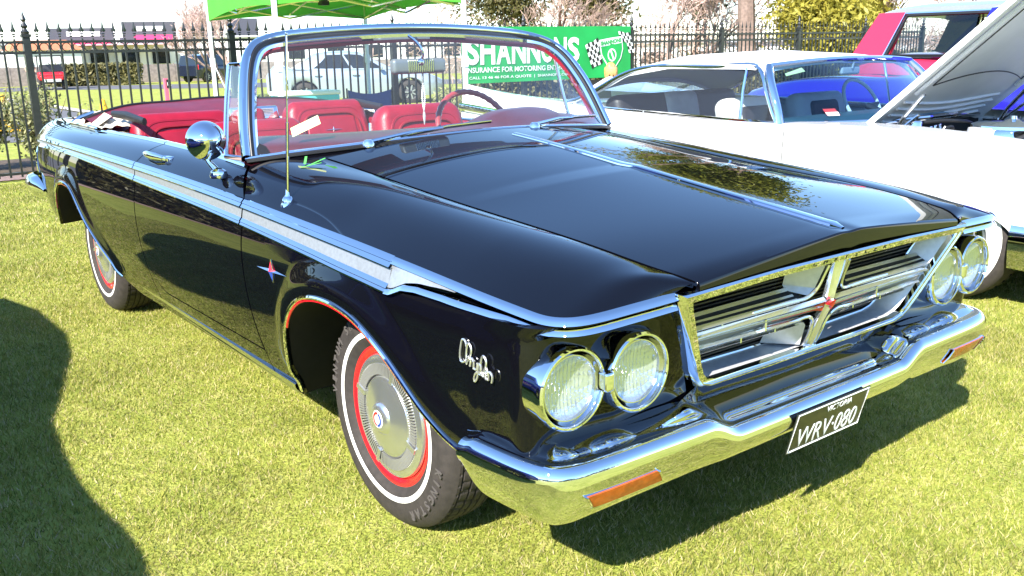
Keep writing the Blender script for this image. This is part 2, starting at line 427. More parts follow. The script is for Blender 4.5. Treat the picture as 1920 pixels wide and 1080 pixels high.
# hood centre strip
def hood_z(x, y):
    i = np.argmin(np.abs(HG[3:, HG.shape[1]//2, 1]-y)); row = HG[3+i]; return np.interp(x, row[:,0], row[:,2])
ys = np.linspace(-.895, .50, 50); zz = np.interp(ys, HG[3:,40,1], HG[3:,40,2])
b = MB(); hw = np.interp(ys, [-.90,-.87,.5],[.005,.019,.014])
sec = np.array([(-1,0),(-.93,.62),(-.70,.85),(0,1.0),(.70,.85),(.93,.62),(1,0)])
P = np.zeros((50,7,3)); P[...,0] = hw[:,None]*sec[None,:,0]; P[...,1] = ys[:,None]; P[...,2] = zz[:,None]-.002+sec[None,:,1]*np.interp(ys,[-.90,-.87,.5],[.004,.013,.009])[:,None]
b.grid(P); b.build('hood_strip', CHROME, hood, sharp=20)
# added dark shell under the panels, in place of shade, so that gaps read black
b = MB(); Q = HG[3:].copy(); Q[...,2] -= .035; Q[...,0] *= 1.08; b.grid(Q[::6, ::8]); b.build('gap_shade_shell', UNDER, CAR)
# --- belt line (top edge of door and quarter)
Dw = spline([.70,.93,1.2,1.7,2.1,2.7,3.3,3.9,4.45],[.880,.872,.852,.838,.828,.818,.803,.775,.722])
Dz = spline([.70,.93,1.2,1.7,2.1,2.7,3.3,3.9,4.45],[.992,1.000,1.004,1.007,1.007,1.001,.992,.986,.976])
def upper_side(y0, y1, n, m=14, shift=0.):
    y = np.linspace(y0, y1, n); s = np.linspace(0, 1, m); P = np.zeros((n, m, 3))
    fall = np.clip(1-(y-y0)/(y1-y0), 0, 1)**1.5
    for j, f in enumerate(s):
        yy = y + shift*(1-f)*fall
        P[:,j,0] = Dw(yy)*(1-f)+Tw(yy)*f; P[:,j,1] = yy; P[:,j,2] = Dz(yy)*(1-f)+Tz(yy)*f
    P[...,2] += .012*np.sin(math.pi*s)[None,:]; P[...,0] += .006*np.sin(math.pi*s)[None,:]
    return P
def lower_side(y0, y1, zb, n, m=26, ycols=None):
    y = np.linspace(y0, y1, n) if ycols is None else ycols; v = np.linspace(0, 1, m); n = len(y)
    zt = Bz(y)+.006; Z = zt[:,None]+(zb(y)-zt)[:,None]*v[None,:]; Y = np.repeat(y[:,None], m, 1)
    return np.stack([side_w(Y, Z), Y, Z], -1)
door_zb = lambda y: .385 + .17*np.clip((np.asarray(y)-1.70)/.196, 0, 1)**3
doors = {}
def mk_door(s):
    k = np.array([s,1,1.]); b = MB()
    b.grid(flanged(upper_side(.725,1.895,40,shift=.195), ref)*k); b.grid(flanged(lower_side(.725,1.895,door_zb,60), ref)*k)
    y = np.linspace(.725,1.895,30); A = np.stack([Tw(y)-.008,y,Tz(y)+.002],-1); B2 = np.stack([Tw(y)-.008,y,Bz(y)],-1); b.grid(np.stack([A,B2],1)*k)
    # inner shell of the door
    yi = np.linspace(.925,1.895,30); I = np.stack([np.stack([Dw(yi)-.012,yi,Dz(yi)-.004],-1), np.stack([Dw(yi)-.09,yi,Dz(yi)-.01],-1)],1); b.grid(I*k)
    d = b.build('door', PAINT, CAR); doors[s] = d
    # red inner panel with an armrest
    b = MB(); y = np.linspace(.80,1.88,20); z = np.linspace(.99,.40,10)
    P = np.zeros((20,10,3)); P[...,0] = (Dw(y)-.095)[:,None]; P[...,1] = y[:,None]; P[...,2] = z[None,:]; b.grid(P*k)
    b.rbox((s*.72,1.40,.78),(.08,.55,.07),.03,3); b.build('door_card', VINYL, d)
    # rocker panel below
    b = MB(); yy = np.linspace(.722,1.898,50); zt = door_zb(yy)-.007; v = np.linspace(0,1,8)
    Z = zt[:,None]+(.262-zt)[:,None]*v; Y = np.repeat(yy[:,None],8,1); b.grid(flanged(np.stack([side_w(Y,Z),Y,Z],-1), ref)*k); b.build('rocker_panel', PAINT, CAR)
both(mk_door)
def q_zb(y):
    y = np.asarray(y, float)
    return np.where(y < 2.49, .262+ .03*np.clip((y-2.3)/.2,0,1), np.where(y < 3.57, rarch(y), spline([3.57,3.9,4.42],[.432,.452,.52])(y)))
quarters = {}
def mk_quarter(s):
    k = np.array([s,1,1.]); b = MB()
    yc = np.r_[np.linspace(1.905,2.45,14), np.linspace(2.47,2.6,12), np.linspace(2.62,3.40,40), np.linspace(3.41,3.59,26), np.linspace(3.62,4.42,26)]
    b.grid(flanged(upper_side(1.905,4.44,60), ref)*k); b.grid(flanged(lower_side(0,0,q_zb,0,ycols=yc), ref)*k)
    y = np.linspace(1.905,4.42,50); A = np.stack([Tw(y)-.008,y,Tz(y)+.002],-1); B2 = np.stack([Tw(y)-.008,y,Bz(y)],-1); b.grid(np.stack([A,B2],1)*k)
    # tail: turned-in rear end
    zt = np.linspace(.978,.50,20); tail = np.zeros((20,5,3))
    for i, z in enumerate(zt):
        w0 = np.interp(z, [.50,.60,.72,.826,.89,.978],[.838,.855,.862,.852,.834,.722])
        for j, f in enumerate((0,.06,.3,.65,1)): tail[i,j] = (w0*(1-f)+.45*f, 4.425+.055*f-(.012 if j == 0 else 0), z)
    b.grid(tail*k); quarters[s] = b.build('rear_quarter', PAINT, CAR)
both(mk_quarter)
# deck: trunk lid and panel behind the well
b = MB(); y = np.linspace(3.62,4.49,24); u = np.linspace(-1,1,33)
P = np.zeros((24,33,3))
for i, yy in enumerate(y):
    w = float(Dw(min(yy,4.45)))-.006; P[i,:,0] = u*w; P[i,:,1] = yy+.06*(1-u**2)*np.interp(yy,[3.6,4.49],[0,1]); P[i,:,2] = float(Dz(min(yy,4.45)))+.030*(1-u**2)*np.interp(yy,[3.62,4.1,4.49],[.9,1,.5])
b.grid(flanged(P, ref)); b.build('trunk_lid', PAINT, CAR)
b = MB(); b.box((0,4.46,.72),(1.2,.04,.42)); b.build('rear_panel', PAINT, CAR)
# --- side band: upper chrome, brushed insert, lower chrome (per panel)
def strip(P0, P1, out, prof):
    """bead between two edge curves; prof = (fraction, proud) pairs"""
    return np.stack([P0*(1-f)+P1*f + out*h for f, h in prof], 1)
def mk_band(s):
    k = np.array([s,1,1.])
    def seg(y0, y1, parent, n):
        y = np.linspace(y0, y1, n); tz = Tz(y); bz = Bz(y); tw = Tw(y)
        bw = side_w(y, bz)
        at = lambda f: np.stack([tw+(bw-tw)*f, y, tz+(bz-tz)*f], -1)
        o = np.array([1.,0,.0])
        H = tz-bz; f1 = .025/H; f2 = 1-.022/H
        top = lambda f: at(np.clip(f,-.2,1.2))
        def rows(fs, hs): return np.stack([top(f)+o*h for f, h in zip(fs, hs)], 1)
        b = MB(); b.grid(rows([-.06*np.ones(n), 0*f1, f1*.33, f1*.36, f1*.42, f1*.85, f1, f1], [.0,.005,.0105,.0085,.0085,.0150,.0130,0])*k); b.build('chrome_moulding', CHROME, parent, sharp=25)
        b = MB(); b.grid(rows([f1*.95, f1*.98, f2*1.0, f2+.01],[0,.0045,.0045,0])*k); b.build('silver_insert', BRUSHED, parent)
        b = MB(); b.grid(rows([f2, f2, f2+(1-f2)*.25, f2+(1-f2)*.5, f2+(1-f2)*.62, f2+(1-f2)*.9, np.ones(n)*1.03, np.ones(n)*1.05],[0,.005,.0085,.0115,.0095,.0135,.0120,0])*k); b.build('chrome_moulding', CHROME, parent, sharp=25)
    seg(-.235,.715,fenders[s],40); seg(.725,1.895,doors[s],40); seg(1.905,4.425,quarters[s],70)
    # the band narrows to a double chrome line ahead of the wheel and wraps above the lamps
    T = curve(Tr_pts, 260); T = T[T[:,1] < -.225]
    tan = np.gradient(T, axis=0); out = np.stack([-tan[:,1], tan[:,0], 0*tan[:,0]], -1); out /= np.linalg.norm(out, axis=1, keepdims=True)
    if out[-1,0] < 0: out = -out
    y = T[:,1]; side = T[:,0] > .955
    prog = np.linspace(0,1,len(T))
    low = T[:,2]-np.where(y > -.82, np.interp(y, [-.82,-.7,-.6,-.45,-.34,-.225],[.030,.030,.036,.056,.072,.088]), .030)
    def ring(base, hs, name, wid=0.):
        rows = []
        for dz, h in hs:
            q = T + out*h; q[:,2] = base+dz; q[:,0] += wid; rows.append(q)
        b = MB(); b.grid(np.stack(rows,1)*k); b.build(name, CHROME, fenders[s], sharp=25)
    low = T[:,2]-np.where(y > -.82, np.interp(y, [-.82,-.72,-.60,-.48,-.37,-.31,-.255,-.225],[.035,.035,.038,.043,.050,.060,.085,.088]), .034)
    ring(T[:,2], [(.004,0),(0,.006),(-.005,.0105),(-.0125,.0145),(-.0145,.010),(-.0155,0)], 'chrome_moulding')
    bw_ = (side_w(y, low)-T[:,0])*sstep(y,-.74,-.50)
    ring(low, [(.013,0),(.0115,.006),(.007,.0105),(-.001,.0145),(-.003,.010),(-.004,0)], 'chrome_moulding', np.maximum(bw_,0))
    # pointed front end of the brushed insert
    b = MB(); yy = np.linspace(-.225,-.52,24); bz = Bz(yy); tz = Tz(yy)
    hi = tz-.016; lo = tz-np.interp(yy,[-.60,-.48,-.37,-.31,-.255,-.225],[.038,.043,.050,.060,.085,.088])+.014; lo = hi+(lo-hi)*np.interp(yy,[-.52,-.42,-.3],[0,.6,1]); lo = np.minimum(lo, hi)
    Pq = np.stack([np.stack([Tw(yy)+.006,yy,hi],-1), np.stack([np.maximum(Tw(yy)+.009,side_w(yy,lo)+.004),yy,lo],-1)],1); b.grid(Pq*k); b.build('silver_insert', BRUSHED, fenders[s])
    # arch lips
    def lip(A, parent, rr=.0085, nred=99):
        Y, Z = A[:,0], A[:,1]; Wd = side_w(Y, Z)
        path = np.stack([Wd+.001, Y, Z], -1)
        b = MB(); b.tube(path*k, rr, 8); b.build('arch_moulding', CHROME, parent)
        # inner stripe sits just inside the lip
        cen = np.array([Y.mean(), .34]); d = np.stack([cen[0]-Y, cen[1]-Z],-1); d /= np.linalg.norm(d,axis=1,keepdims=True)
        p2 = np.stack([Wd-.001, Y+d[:,0]*.0105, Z+d[:,1]*.0105], -1); sel = slice(0,nred) if A is not None and abs(Y.mean()) < 1 else slice(0,nred); p2 = p2[sel]; b = MB(); b.tube(p2*k, .0038, 6); b.build('red_arch_stripe', REDP, parent)
    lip(FA[6:-2], fenders[s], .0070, 118); lip(RA[2:-6], quarters[s], .0075, 96)
    # wheel houses
    for A, yc in ((FA, 0.), (RA, WB)):
        b = MB(); Wd = side_w(A[:,0], A[:,1]); xs = np.linspace(0,1,5)
        cenv = np.array([yc, .30]); 
        rows = []
        for x in xs:
            g = .015 if x > 0 else .004
            d = np.stack([A[:,0]-yc, A[:,1]-.30],-1); d /= np.linalg.norm(d,axis=1,keepdims=True)
            rows.append(np.stack([(Wd-.006)*(1-x)+.52*x, A[:,0]+d[:,0]*g*(1+2*x), A[:,1]+d[:,1]*g*(1+2*x)],-1))
        G2 = np.stack(rows,1); b.grid(G2*k)
        inner = G2[:,-1]; ctr = np.repeat(np.array([[.52,yc,.25]]), len(inner), 0); b.grid(np.stack([inner,ctr],1)*k)
        b.build('wheel_house', UNDER, CAR)
    # sill chrome
    b = MB(); y = np.linspace(.535,2.46,60); z0 = .300; rows = []
    for z, h in ((.306,0),(.304,.007),(.294,.010),(.284,.009),(.276,.004),(.270,.007),(.262,.006),(.256,-.004)):
        rows.append(np.stack([side_w(y, np.full(60, max(z,.262)))+h, y, np.full(60, z)+np.interp(y,[.53,2.46],[-.004,.030])],-1))
    b.grid(np.stack(rows,1)*k); b.build('sill_moulding', CHROME_R, CAR, sharp=30)
both(mk_band)
# floor, firewall, underbody
b = MB(); b.box((0,1.5,.27),(1.66,1.9,.03)); b.box((0,-.35,.42),(.9,.7,.04)); b.box((0,3.5,.45),(1.0,1.8,.04)); b.box((0,.72,.62),(1.6,.03,.70)); b.build('underbody', UNDER, CAR)

# --- grille: leaning trapezoid frame
def gy(z): return -.806 - (z-.537)*.3183
def gpt(x, z, d=0.):     # d = depth behind the face
    return np.array([x, gy(z)+d, z])
SATIN_G = mat('grille_grey', (.20,.20,.21), .45, spec=.3)
def gmir(half): return [(-x,z) for x,z in half] + [(x,z) for x,z in half[::-1]]
# outlines from the top centre down the left side and back up the right
GO = np.array(gmir([(.30,.859),(.640,.850),(.632,.828),(.568,.722),(.512,.620),(.490,.587),(.465,.563),(.43,.551),(.20,.548)]))
GI = np.array(gmir([(.30,.831),(.590,.821),(.584,.806),(.535,.722),(.482,.630),(.464,.603),(.444,.586),(.41,.576),(.20,.573)]))
GB = np.array(gmir([(.30,.818),(.545,.810),(.540,.800),(.497,.722),(.452,.642),(.432,.612),(.410,.594),(.37,.585),(.20,.581)]))
def gring(poly, d): return np.array([gpt(x, z, d) for x, z in poly])
def mixp(a, b_, f): return a*(1-f)+b_*f
b = MB(); b.grid(np.stack([gring(GO*[1.003,1],.07), gring(GO*[1.003,1],.004), gring(mixp(GO,GI,.12),-.007), gring(mixp(GO,GI,.30),-.0125), gring(mixp(GO,GI,.42),-.0120), gring(mixp(GO,GI,.50),-.0085), gring(mixp(GO,GI,.94),-.0085), gring(GI,-.004), gring(GI,.014)],0), cv=True); grille = b.build('grille_frame', CHROME, CAR, sharp=22)
b = MB(); b.grid(np.stack([gring(GI*[.999,1],.012), gring(mixp(GI,GB,.06),.014), gring(GB,.082)],0), cv=True); b.build('grille_tray', SATIN, grille, sharp=30)
b = MB(); b.tube(gring(GB*[.998,1]+[0,.002],.080), .0042, 6, closed=True); b.build('tray_edge', CHROME, grille)
# outer black cheek of the frame back to the nose panel
b = MB(); b.grid(np.stack([gring(GO*[1.002,1],.06), gring(GO*[1.04,1]+[0,-.004],.16)],0), cv=True); b.build('grille_surround', PAINT, CAR)
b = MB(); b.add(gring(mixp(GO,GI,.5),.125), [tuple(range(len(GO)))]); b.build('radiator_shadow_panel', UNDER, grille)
# fine black mesh behind
def span_at(z, poly):
    xs = []
    for i in range(len(poly)):
        (x0,z0),(x1,z1) = poly[i], poly[(i+1)%len(poly)]
        if (z0-z)*(z1-z) < 0: xs.append(x0+(x1-x0)*(z-z0)/(z1-z0))
    return (min(xs), max(xs)) if len(xs) > 1 else None
b = MB()
for z in np.arange(.590,.812,.0120):
    sp = span_at(z, GB)
    if sp: q = gpt(0,z,.088); b.box((0,q[1],z),(sp[1]-sp[0],.010,.0040))
for x in np.arange(-.52,.521,.026):
    zs = [z for z in np.arange(.585,.812,.004) if span_at(z, GB) and span_at(z, GB)[0] < x < span_at(z, GB)[1]]
    if len(zs) > 4: b.tube([gpt(x, zs[0], .093), gpt(x, zs[-1], .093)], .0020, 4)
gm = b.build('grille_mesh', MESHBLK, grille, sharp=None); gm['kind'] = 'stuff'
def half_at(z, d):
    f = np.clip((d-.012)/.07,0,1); return np.interp(z,[.573,.59,.62,.722,.81],[.41,.447,.475,.535,.585])*(1-f)+np.interp(z,[.581,.60,.642,.722,.81],[.37,.42,.452,.497,.545])*f
def rod(pts, r, m, name, n=40, sx=1.0):
    # straight run is a wedge whose broad face looks up and forward; a curled end is round
    b = MB(); k_ = 3; a = np.array(pts[0]); e = np.array(pts[min(2,len(pts)-1)]); xs_r = np.linspace(0,1,8)
    base_ = a+(e-a)*xs_r[:,None]
    b.grid(np.stack([base_+np.array([0,dy*r,dz*r*.82]) for dy,dz in ((1.4,1.1),(.8,1.25),(-1.3,-.75),(-1.1,-1.05),(1.2,-1.0))],1), cv=True)
    if len(pts) > 3: b.tube(curve(pts, 60)[24:], r, 8)
    return b.build(name, m, grille, sharp=25)
for sg in (-1,1):
    hx = lambda z,d: sg*(half_at(z,d)-.002)
    # upper cell: lower shelf with chrome edges, front edge curls up beside the spear
    rod([gpt(hx(.754,.055),.754,.055), gpt(sg*.30,.755,.055), gpt(sg*.125,.756,.055)], .0042, BARM, 'grille_bar', 8)
    rod([gpt(hx(.733,.016),.733,.016), gpt(sg*.30,.732,.016), gpt(sg*.12,.731,.014), gpt(sg*.078,.735,.012), gpt(sg*.058,.752,.010), gpt(sg*.050,.79,.008), gpt(sg*.046,.824,.006)], .0050, BARM, 'grille_bar', 60)
    b = MB(); xs = np.linspace(1,0,20); A = np.array([gpt(hx(.754,.055)*t_+sg*.125*(1-t_),.753,.055) for t_ in xs]); Bq = np.array([gpt(hx(.733,.016)*t_+sg*.085*(1-t_),.733,.018) for t_ in xs]); b.grid(np.stack([A,Bq],1)); b.build('grille_blade', NAVY, grille)
    b = MB(); b.grid(np.array([[gpt(sg*.054,.826,.010),gpt(sg*.060,.756,.014),gpt(sg*.078,.737,.016)],[gpt(sg*.118,.818,.082),gpt(sg*.122,.765,.075),gpt(sg*.128,.753,.057)]])); b.build('grille_return', SATIN, grille)
    # spear bar: two chrome edges, satin face with a red line
    rod([gpt(hx(.715,.008),.715,.010), gpt(sg*.30,.716,.006), gpt(sg*.02,.719,-.004)], .0055, BARM, 'grille_bar', 8)
    rod([gpt(hx(.703,.008),.703,.012), gpt(sg*.30,.702,.008), gpt(sg*.02,.700,-.002)], .0036, BARM, 'grille_bar', 8)
    rod([gpt(hx(.679,.008),.679,.010), gpt(sg*.30,.677,.006), gpt(sg*.10,.675,.002), gpt(sg*.052,.671,0), gpt(sg*.036,.655,0), gpt(sg*.028,.61,.0), gpt(sg*.026,.578,.004)], .0052, BARM, 'grille_bar', 60)
    b = MB(); xs = np.linspace(1,0,16); A = np.array([gpt(hx(.70,.012)*t_+sg*.02*(1-t_),.703,.014) for t_ in xs]); Bq = np.array([gpt(hx(.68,.012)*t_+sg*.02*(1-t_),.680,.014) for t_ in xs]); b.grid(np.stack([A,Bq],1)); b.build('grille_blade', SATIN_G, grille)
    b = MB(); b.prism([gpt(sg*.012,.712,-.006),gpt(sg*.012,.684,-.006),gpt(sg*.05,.690,.000),gpt(sg*.22,.692,.006),gpt(sg*.22,.697,.006),gpt(sg*.05,.703,.000)],(0,.004,0)); b.build('red_inlay', REDP, grille)
    rod([gpt(hx(.650,.03),.650,.030), gpt(sg*.30,.648,.030), gpt(sg*.055,.646,.026)], .0036, BARM, 'grille_bar', 8)
    rod([gpt(hx(.664,.02),.664,.022), gpt(sg*.30,.662,.020), gpt(sg*.06,.660,.016)], .0030, BARM, 'grille_bar', 8)
    rod([gpt(hx(.742,.03),.742,.036), gpt(sg*.30,.742,.036), gpt(sg*.12,.742,.034)], .0026, BARM, 'grille_bar', 8)
    for xx in (.16,.29,.42):
        b = MB(); q = gpt(sg*xx,.724,.022); b.box(q,(.006,.014,.018)); b.build('grille_post', BARM, grille)
    b = MB(); q = gpt(sg*.255,.690,.004); b.box(q,(.008,.012,.030)); b.build('grille_post', BARM, grille)
    for xx in (.18,.32): b = MB(); q = gpt(sg*xx,.663,.022); b.box(q,(.006,.014,.026)); b.build('grille_post', BARM, grille)
    # lower cell wall beside the spear
    b = MB(); b.grid(np.array([[gpt(sg*.036,.580,.010),gpt(sg*.040,.640,.012),gpt(sg*.052,.652,.014)],[gpt(sg*.125,.588,.080),gpt(sg*.120,.640,.075),gpt(sg*.110,.650,.060)]])); b.build('grille_return', SATIN, grille)
# centre spear with a raised ridge
zs = np.array([.838,.80,.76,.735,.715,.695,.67,.64,.60,.562]); hw = np.array([.036,.030,.023,.018,.014,.014,.016,.018,.021,.023]); rg_ = np.array([.010,.014,.018,.021,.024,.024,.020,.017,.014,.008])
P = np.stack([np.array([gpt(fx*h, z, -fr*r_+.004) for z, h, r_ in zip(zs, hw, rg_)]) for fx, fr in ((-1,-.2),(-.92,.45),(-.35,.60),(0,1.),(.35,.60),(.92,.45),(1,-.2))],1); b = MB(); b.grid(P); b.build('centre_spear', BARM, grille, sharp=20)
b = MB(); b.prism([gpt(-.007,.716,-.023),gpt(.007,.716,-.023),gpt(.017,.706,-.016),gpt(.006,.700,-.023),gpt(0,.690,-.022),gpt(-.006,.700,-.023),gpt(-.017,.706,-.016)],(0,.008,0)); b.build('grille_emblem', REDP, grille)
# word on the header bar
wd = 'CHRYSLER'
for i, ch in enumerate(wd):
    x = (i-3.0)*.046
    text_obj('header_letter', ch, .019, MESHBLK, frame(gpt(x,.8365,-.0092),(1,0,0),(0,-.3183,1)), grille, extrude=.0004, xs=1.3)
# --- headlamps
def headlamp(s, w, y, z, deep):
    k = s
    b = MB(); prof = [(.0,.050),(.086,.050)] if False else [(.0965,deep),(.0985,.02),(.0985,.006),(.0965,-.001),(.0925,-.0045),(.0885,-.0045),(.0865,-.0015),(.0860,.004),(.0840,.010),(.0815,.018),(.0790,.024)]
    b.lathe(prof, axis='y', n=48); o = b.build('headlight_bezel', CHROME, CAR, sharp=30, loc=(s*w, y, z))
    # sealed beam: domed fluted glass over a bright bowl
    b = MB(); r = np.linspace(.0,.0740,16); n = 120; a = np.linspace(0,2*math.pi,n,endpoint=False)
    RR, AA = np.meshgrid(r, a, indexing='ij'); X = RR*np.cos(AA); Z = RR*np.sin(AA)
    Yg = .013-.016*np.sqrt(np.clip(1-(RR/.080)**2,0,1)) ; P = np.stack([X,Yg,Z],-1); b.grid(P, cv=True); b.build('headlight_lens', LAMPGL, o)
    b = MB(); Yb = .0155+.016*np.sqrt(np.clip(1-(RR/.0742)**2,0,1)) + .0016*np.cos(X*560)*(RR<.070); b.grid(np.stack([X,Yb,Z],-1), cv=True); b.build('reflector_bowl', BOWL, o)
    b = MB(); b.lathe([(.0735,.016),(.0742,.008),(.0765,.008),(.078,.016),(.0785,.024)], axis='y', n=40); b.build('retaining_ring', CHROME_R, o)
BOWL = mat('lamp_bowl', (.66,.73,.82), .14, metal=.74, bump=.35, bscale=60.)
for s in (-1,1):
    headlamp(s,.693,-.838,.661,.05); headlamp(s,.888,-.826,.663,.06)
    b = MB(); b.rbox((s*.7925,-.830,.662),(.030,.036,.050),.010,3); b.build('bezel_bridge', CHROME, CAR)
# --- wheels
def wheel_meshes():
    t = MB(); ro = .347
    prof = [(.205,.070),(.212,.086),(.232,.100),(.240,.1035),(.241,.1035)]
    prof2 = [(.259,.1065),(.262,.1065),(.285,.108),(.300,.106),(.318,.098),(.334,.083),(.3425,.068)]
    n = 96
    def ring(prof, mi): t.lathe([(r,-h) for r,h in prof], axis='x', n=n, mi=mi)
    ring(prof,0); ring([(.241,.1035),(.242,.1055)],0); ring([(.242,.1055),(.243,.1068),(.2575,.1075),(.2585,.1070)],1); ring([(.2585,.1070),(.259,.1065)],0); ring(prof2,0)
    # tread: shoulder lugs and grooves
    hs = [-.068,-.060,-.0575,-.0545,-.052,-.030,-.0275,-.0245,-.022,-.0045,-.002,.002,.0045,.022,.0245,.0275,.030,.052,.0545,.0575,.060,.068]
    nn = 288; a = np.linspace(0,2*math.pi,nn,endpoint=False); P = np.zeros((nn,len(hs),3))
    for j, h in enumerate(hs):
        gro = .007 if abs(abs(h)-.0560) < .002 or abs(abs(h)-.026) < .002 or abs(h) < .003 else 0.
        sh = (a*58/(2*math.pi)+h*14) % 1.0
        lug = np.where((sh < .16) & (abs(h) > .030), .006, 0.) + np.where((((a*44/(2*math.pi)-h*10) % 1.0) < .12) & (abs(h) <= .03), .005, 0.)
        r = .3425+.0045*(1-(h/.07)**2) - np.maximum(gro, lug)
        P[:,j] = np.stack([np.full(nn,h), r*np.cos(a), r*np.sin(a)],-1)
    t.grid(P, cu=True); ring([(.3425,-.068),(.32,-.095),(.25,-.10),(.20,-.07)],0)
    tyre = t.mesh('tyre', [RUBBER, WHITEW], sharp=25)
    r_ = MB(); r_.lathe([(.205,-.068),(.214,-.076),(.2195,-.083),(.217,-.088),(.208,-.089),(.200,-.085),(.192,-.078),(.176,-.074),(.165,-.070),(.10,-.05),(.05,-.05),(0,-.05)], axis='x', n=72); rim = r_.mesh('wheel', REDP)
    h = MB(); h.lathe([(.188,-.074),(.190,-.082),(.186,-.090),(.172,-.096),(.163,-.096)], axis='x', n=96)
    h.lathe([(.126,-.092),(.121,-.098),(.114,-.100),(.085,-.106),(.062,-.110),(.050,-.113),(.046,-.119),(.036,-.125),(.026,-.126)], axis='x', n=96)
    h.lathe([(.165,-.086),(.128,-.086)], axis='x', n=96)
    for i in range(4):
        an = math.pi/2*i+.35; c, s2 = math.cos(an), math.sin(an)
        M = np.array([[1,0,0],[0,c,-s2],[0,s2,c]]); h.box(np.array([-.096,.146*c,.146*s2]),(.016,.046,.016),rot=M)
    cap = h.mesh('hubcap', HUBM, sharp=30)
    f = MB()
    for i in range(112):
        an = 2*math.pi*(i+.5)/112; near = min(abs((an-.35-math.pi/2*q+math.pi)%(2*math.pi)-math.pi) for q in range(4))
        if near < .07: continue
        c, s2 = math.cos(an), math.sin(an); M = np.array([[1,0,0],[0,c,-s2],[0,s2,c]]); f.box(np.array([-.094,.1455*c,.1455*s2]),(.012,.034,.0046),rot=M)
    fins = f.mesh('hubcap_fins', SATIN_W, sharp=None)
    e = MB(); e.lathe([(.028,-.125),(.026,-.1275),(0,-.128)], axis='x', n=32, mi=0); e.lathe([(.023,-.1284),(.015,-.1290)], axis='x', n=32, mi=1, a0=math.pi*.6, a1=math.pi*1.5); e.lathe([(.023,-.1284),(.015,-.1290)], axis='x', n=32, mi=2, a0=-math.pi*.45, a1=math.pi*.55); e.lathe([(.011,-.1288),(0,-.1300)], axis='x', n=24, mi=3)
    emb = e.mesh('hub_emblem', [WHITEE, BLUEE, REDP, SATIN])
    return tyre, rim, cap, fins, emb
SATIN_W = mat('satin_fins', (.50,.50,.48), .40, metal=.75)
HUBM = mat('spun_metal', (.74,.75,.74), .22, metal=.90, bump=.03, bscale=8.)
TYRE, RIM, CAP, FINS, EMB = wheel_meshes()
def arc_text(word, r, a_mid, step, size, parent, flip=False):
    n = len(word)
    for i, ch in enumerate(word):
        if ch == ' ': continue
        a = a_mid-(i-(n-1)/2)*step*(1 if not flip else -1)
        # on outer face (x=-): seen from -x, right-hand is -y ; angle a measured from +z towards -y
        pos = np.array([-.1075, -r*math.sin(-a), r*math.cos(a)])
        radial = np.array([0, math.sin(a), math.cos(a)]); tang = np.array([0,-math.cos(a), math.sin(a)])
        if flip: radial, tang = -radial, -tang
        pos[1] = r*math.sin(a); pos -= radial*size*.36
        text_obj('sidewall_letter', ch, size, RUBTXT, frame(pos, tang, radial), parent, extrude=.0016, bold=.001, xs=.85)
wheels = {}
for s in (-1,1):
    for yc, wx, r0 in ((0,.795,0.4),(WB,.765,1.1)):
        w = obj_from(RIM, 'wheel', CAR, (s*wx, yc, .340), (r0 if s < 0 else -r0, 0, 0 if s < 0 else math.pi)); wheels[(s,yc)] = w
        t = obj_from(TYRE, 'tyre', w); c_ = obj_from(CAP, 'hubcap', w); obj_from(FINS, 'hubcap_fins', w); obj_from(EMB, 'hub_emblem', w)
        if s < 0:
            # seen from outside: letters run round the tread side; undo the wheel roll so they sit as in the photo
            for word, mid, st in (('KINGSTAR', math.pi*1.02+r0+R(50)-R(50)-R(62)+0, .115), ('VENTUM SK', R(98)+r0, .112)):
                pass
def wheel_words(w, r0):
    # angle a from +z towards +y (rear). photo: KINGSTAR at lower front, other word at rear side
    arc_text('KINGSTAR', .298, R(-128)+r0*0, .118, .040, w)
    arc_text('VENTUM SK', .298, R(62), .118, .040, w)
w = wheels[(-1,0)]; w.rotation_euler = (0,0,0); wheel_words(w, 0)
# --- front bumper
def bumper(front=True):
    # plan path of the crest (w,y) from the centre to the side end
    Cp = [(0,-.879),(.15,-.879),(.30,-.878),(.40,-.876),(.46,-.874),(.55,-.872),(.70,-.868),(.80,-.865),(.87,-.860),(.92,-.850),(.955,-.828),(.974,-.790),(.985,-.735),(.993,-.66),(.998,-.60),(1.000,-.552)]
    c = curve(np.c_[np.array(Cp),np.zeros(len(Cp))], 110)[:, :2]; w, y = c[:,0], c[:,1]
    d = np.r_[0,np.cumsum(np.hypot(np.diff(w),np.diff(y)))]
    tx, ty = np.gradient(w), np.gradient(y); L = np.hypot(tx,ty); nx, ny = ty/L, -tx/L     # outward (forward)
    up = sstep(w, .375, .495)                 # ends stand taller than the middle
    zc = .452+.043*up; zb = np.interp(w,[0,.5,.95,1.0],[.350,.347,.338,.340])
    end = sstep(d, d[-1]-.05, d[-1])          # rounded end
    zc = zc-.010*end; zb = zb+.060*end
    back = np.interp(d,[0,d[-1]-.5,d[-1]-.22,d[-1]],[.150,.150,.11,.04])
    rows = []
    def row(off, z): rows.append(np.stack([w+nx*off, y+ny*off, z],-1))
    row(-back-.01, zc-.01); row(-back, zc+.031); row(-back*.7, zc+.027); row(-back*.4, zc+.019); row(-.030, zc+.010)
    for a in np.linspace(0,1,9):              # crest roll
        an = math.pi*(.60-.60*a); row(-.010+.030*math.cos(an), zc-.034+.039*math.sin(an))
    H = zc-zb
    for f, o in ((.36,.0195),(.48,.0165),(.60,.0105),(.72,.0015),(.84,-.011),(.94,-.025),(1.0,-.036)): row(o, zc-f*H)
    row(-.07, zb+.006)
    P = np.stack(rows,1)
    full = np.concatenate([(P*MIR)[::-1], P[1:]],0)
    return full, P
BF, BH = bumper()
b = MB(); b.grid(BF)
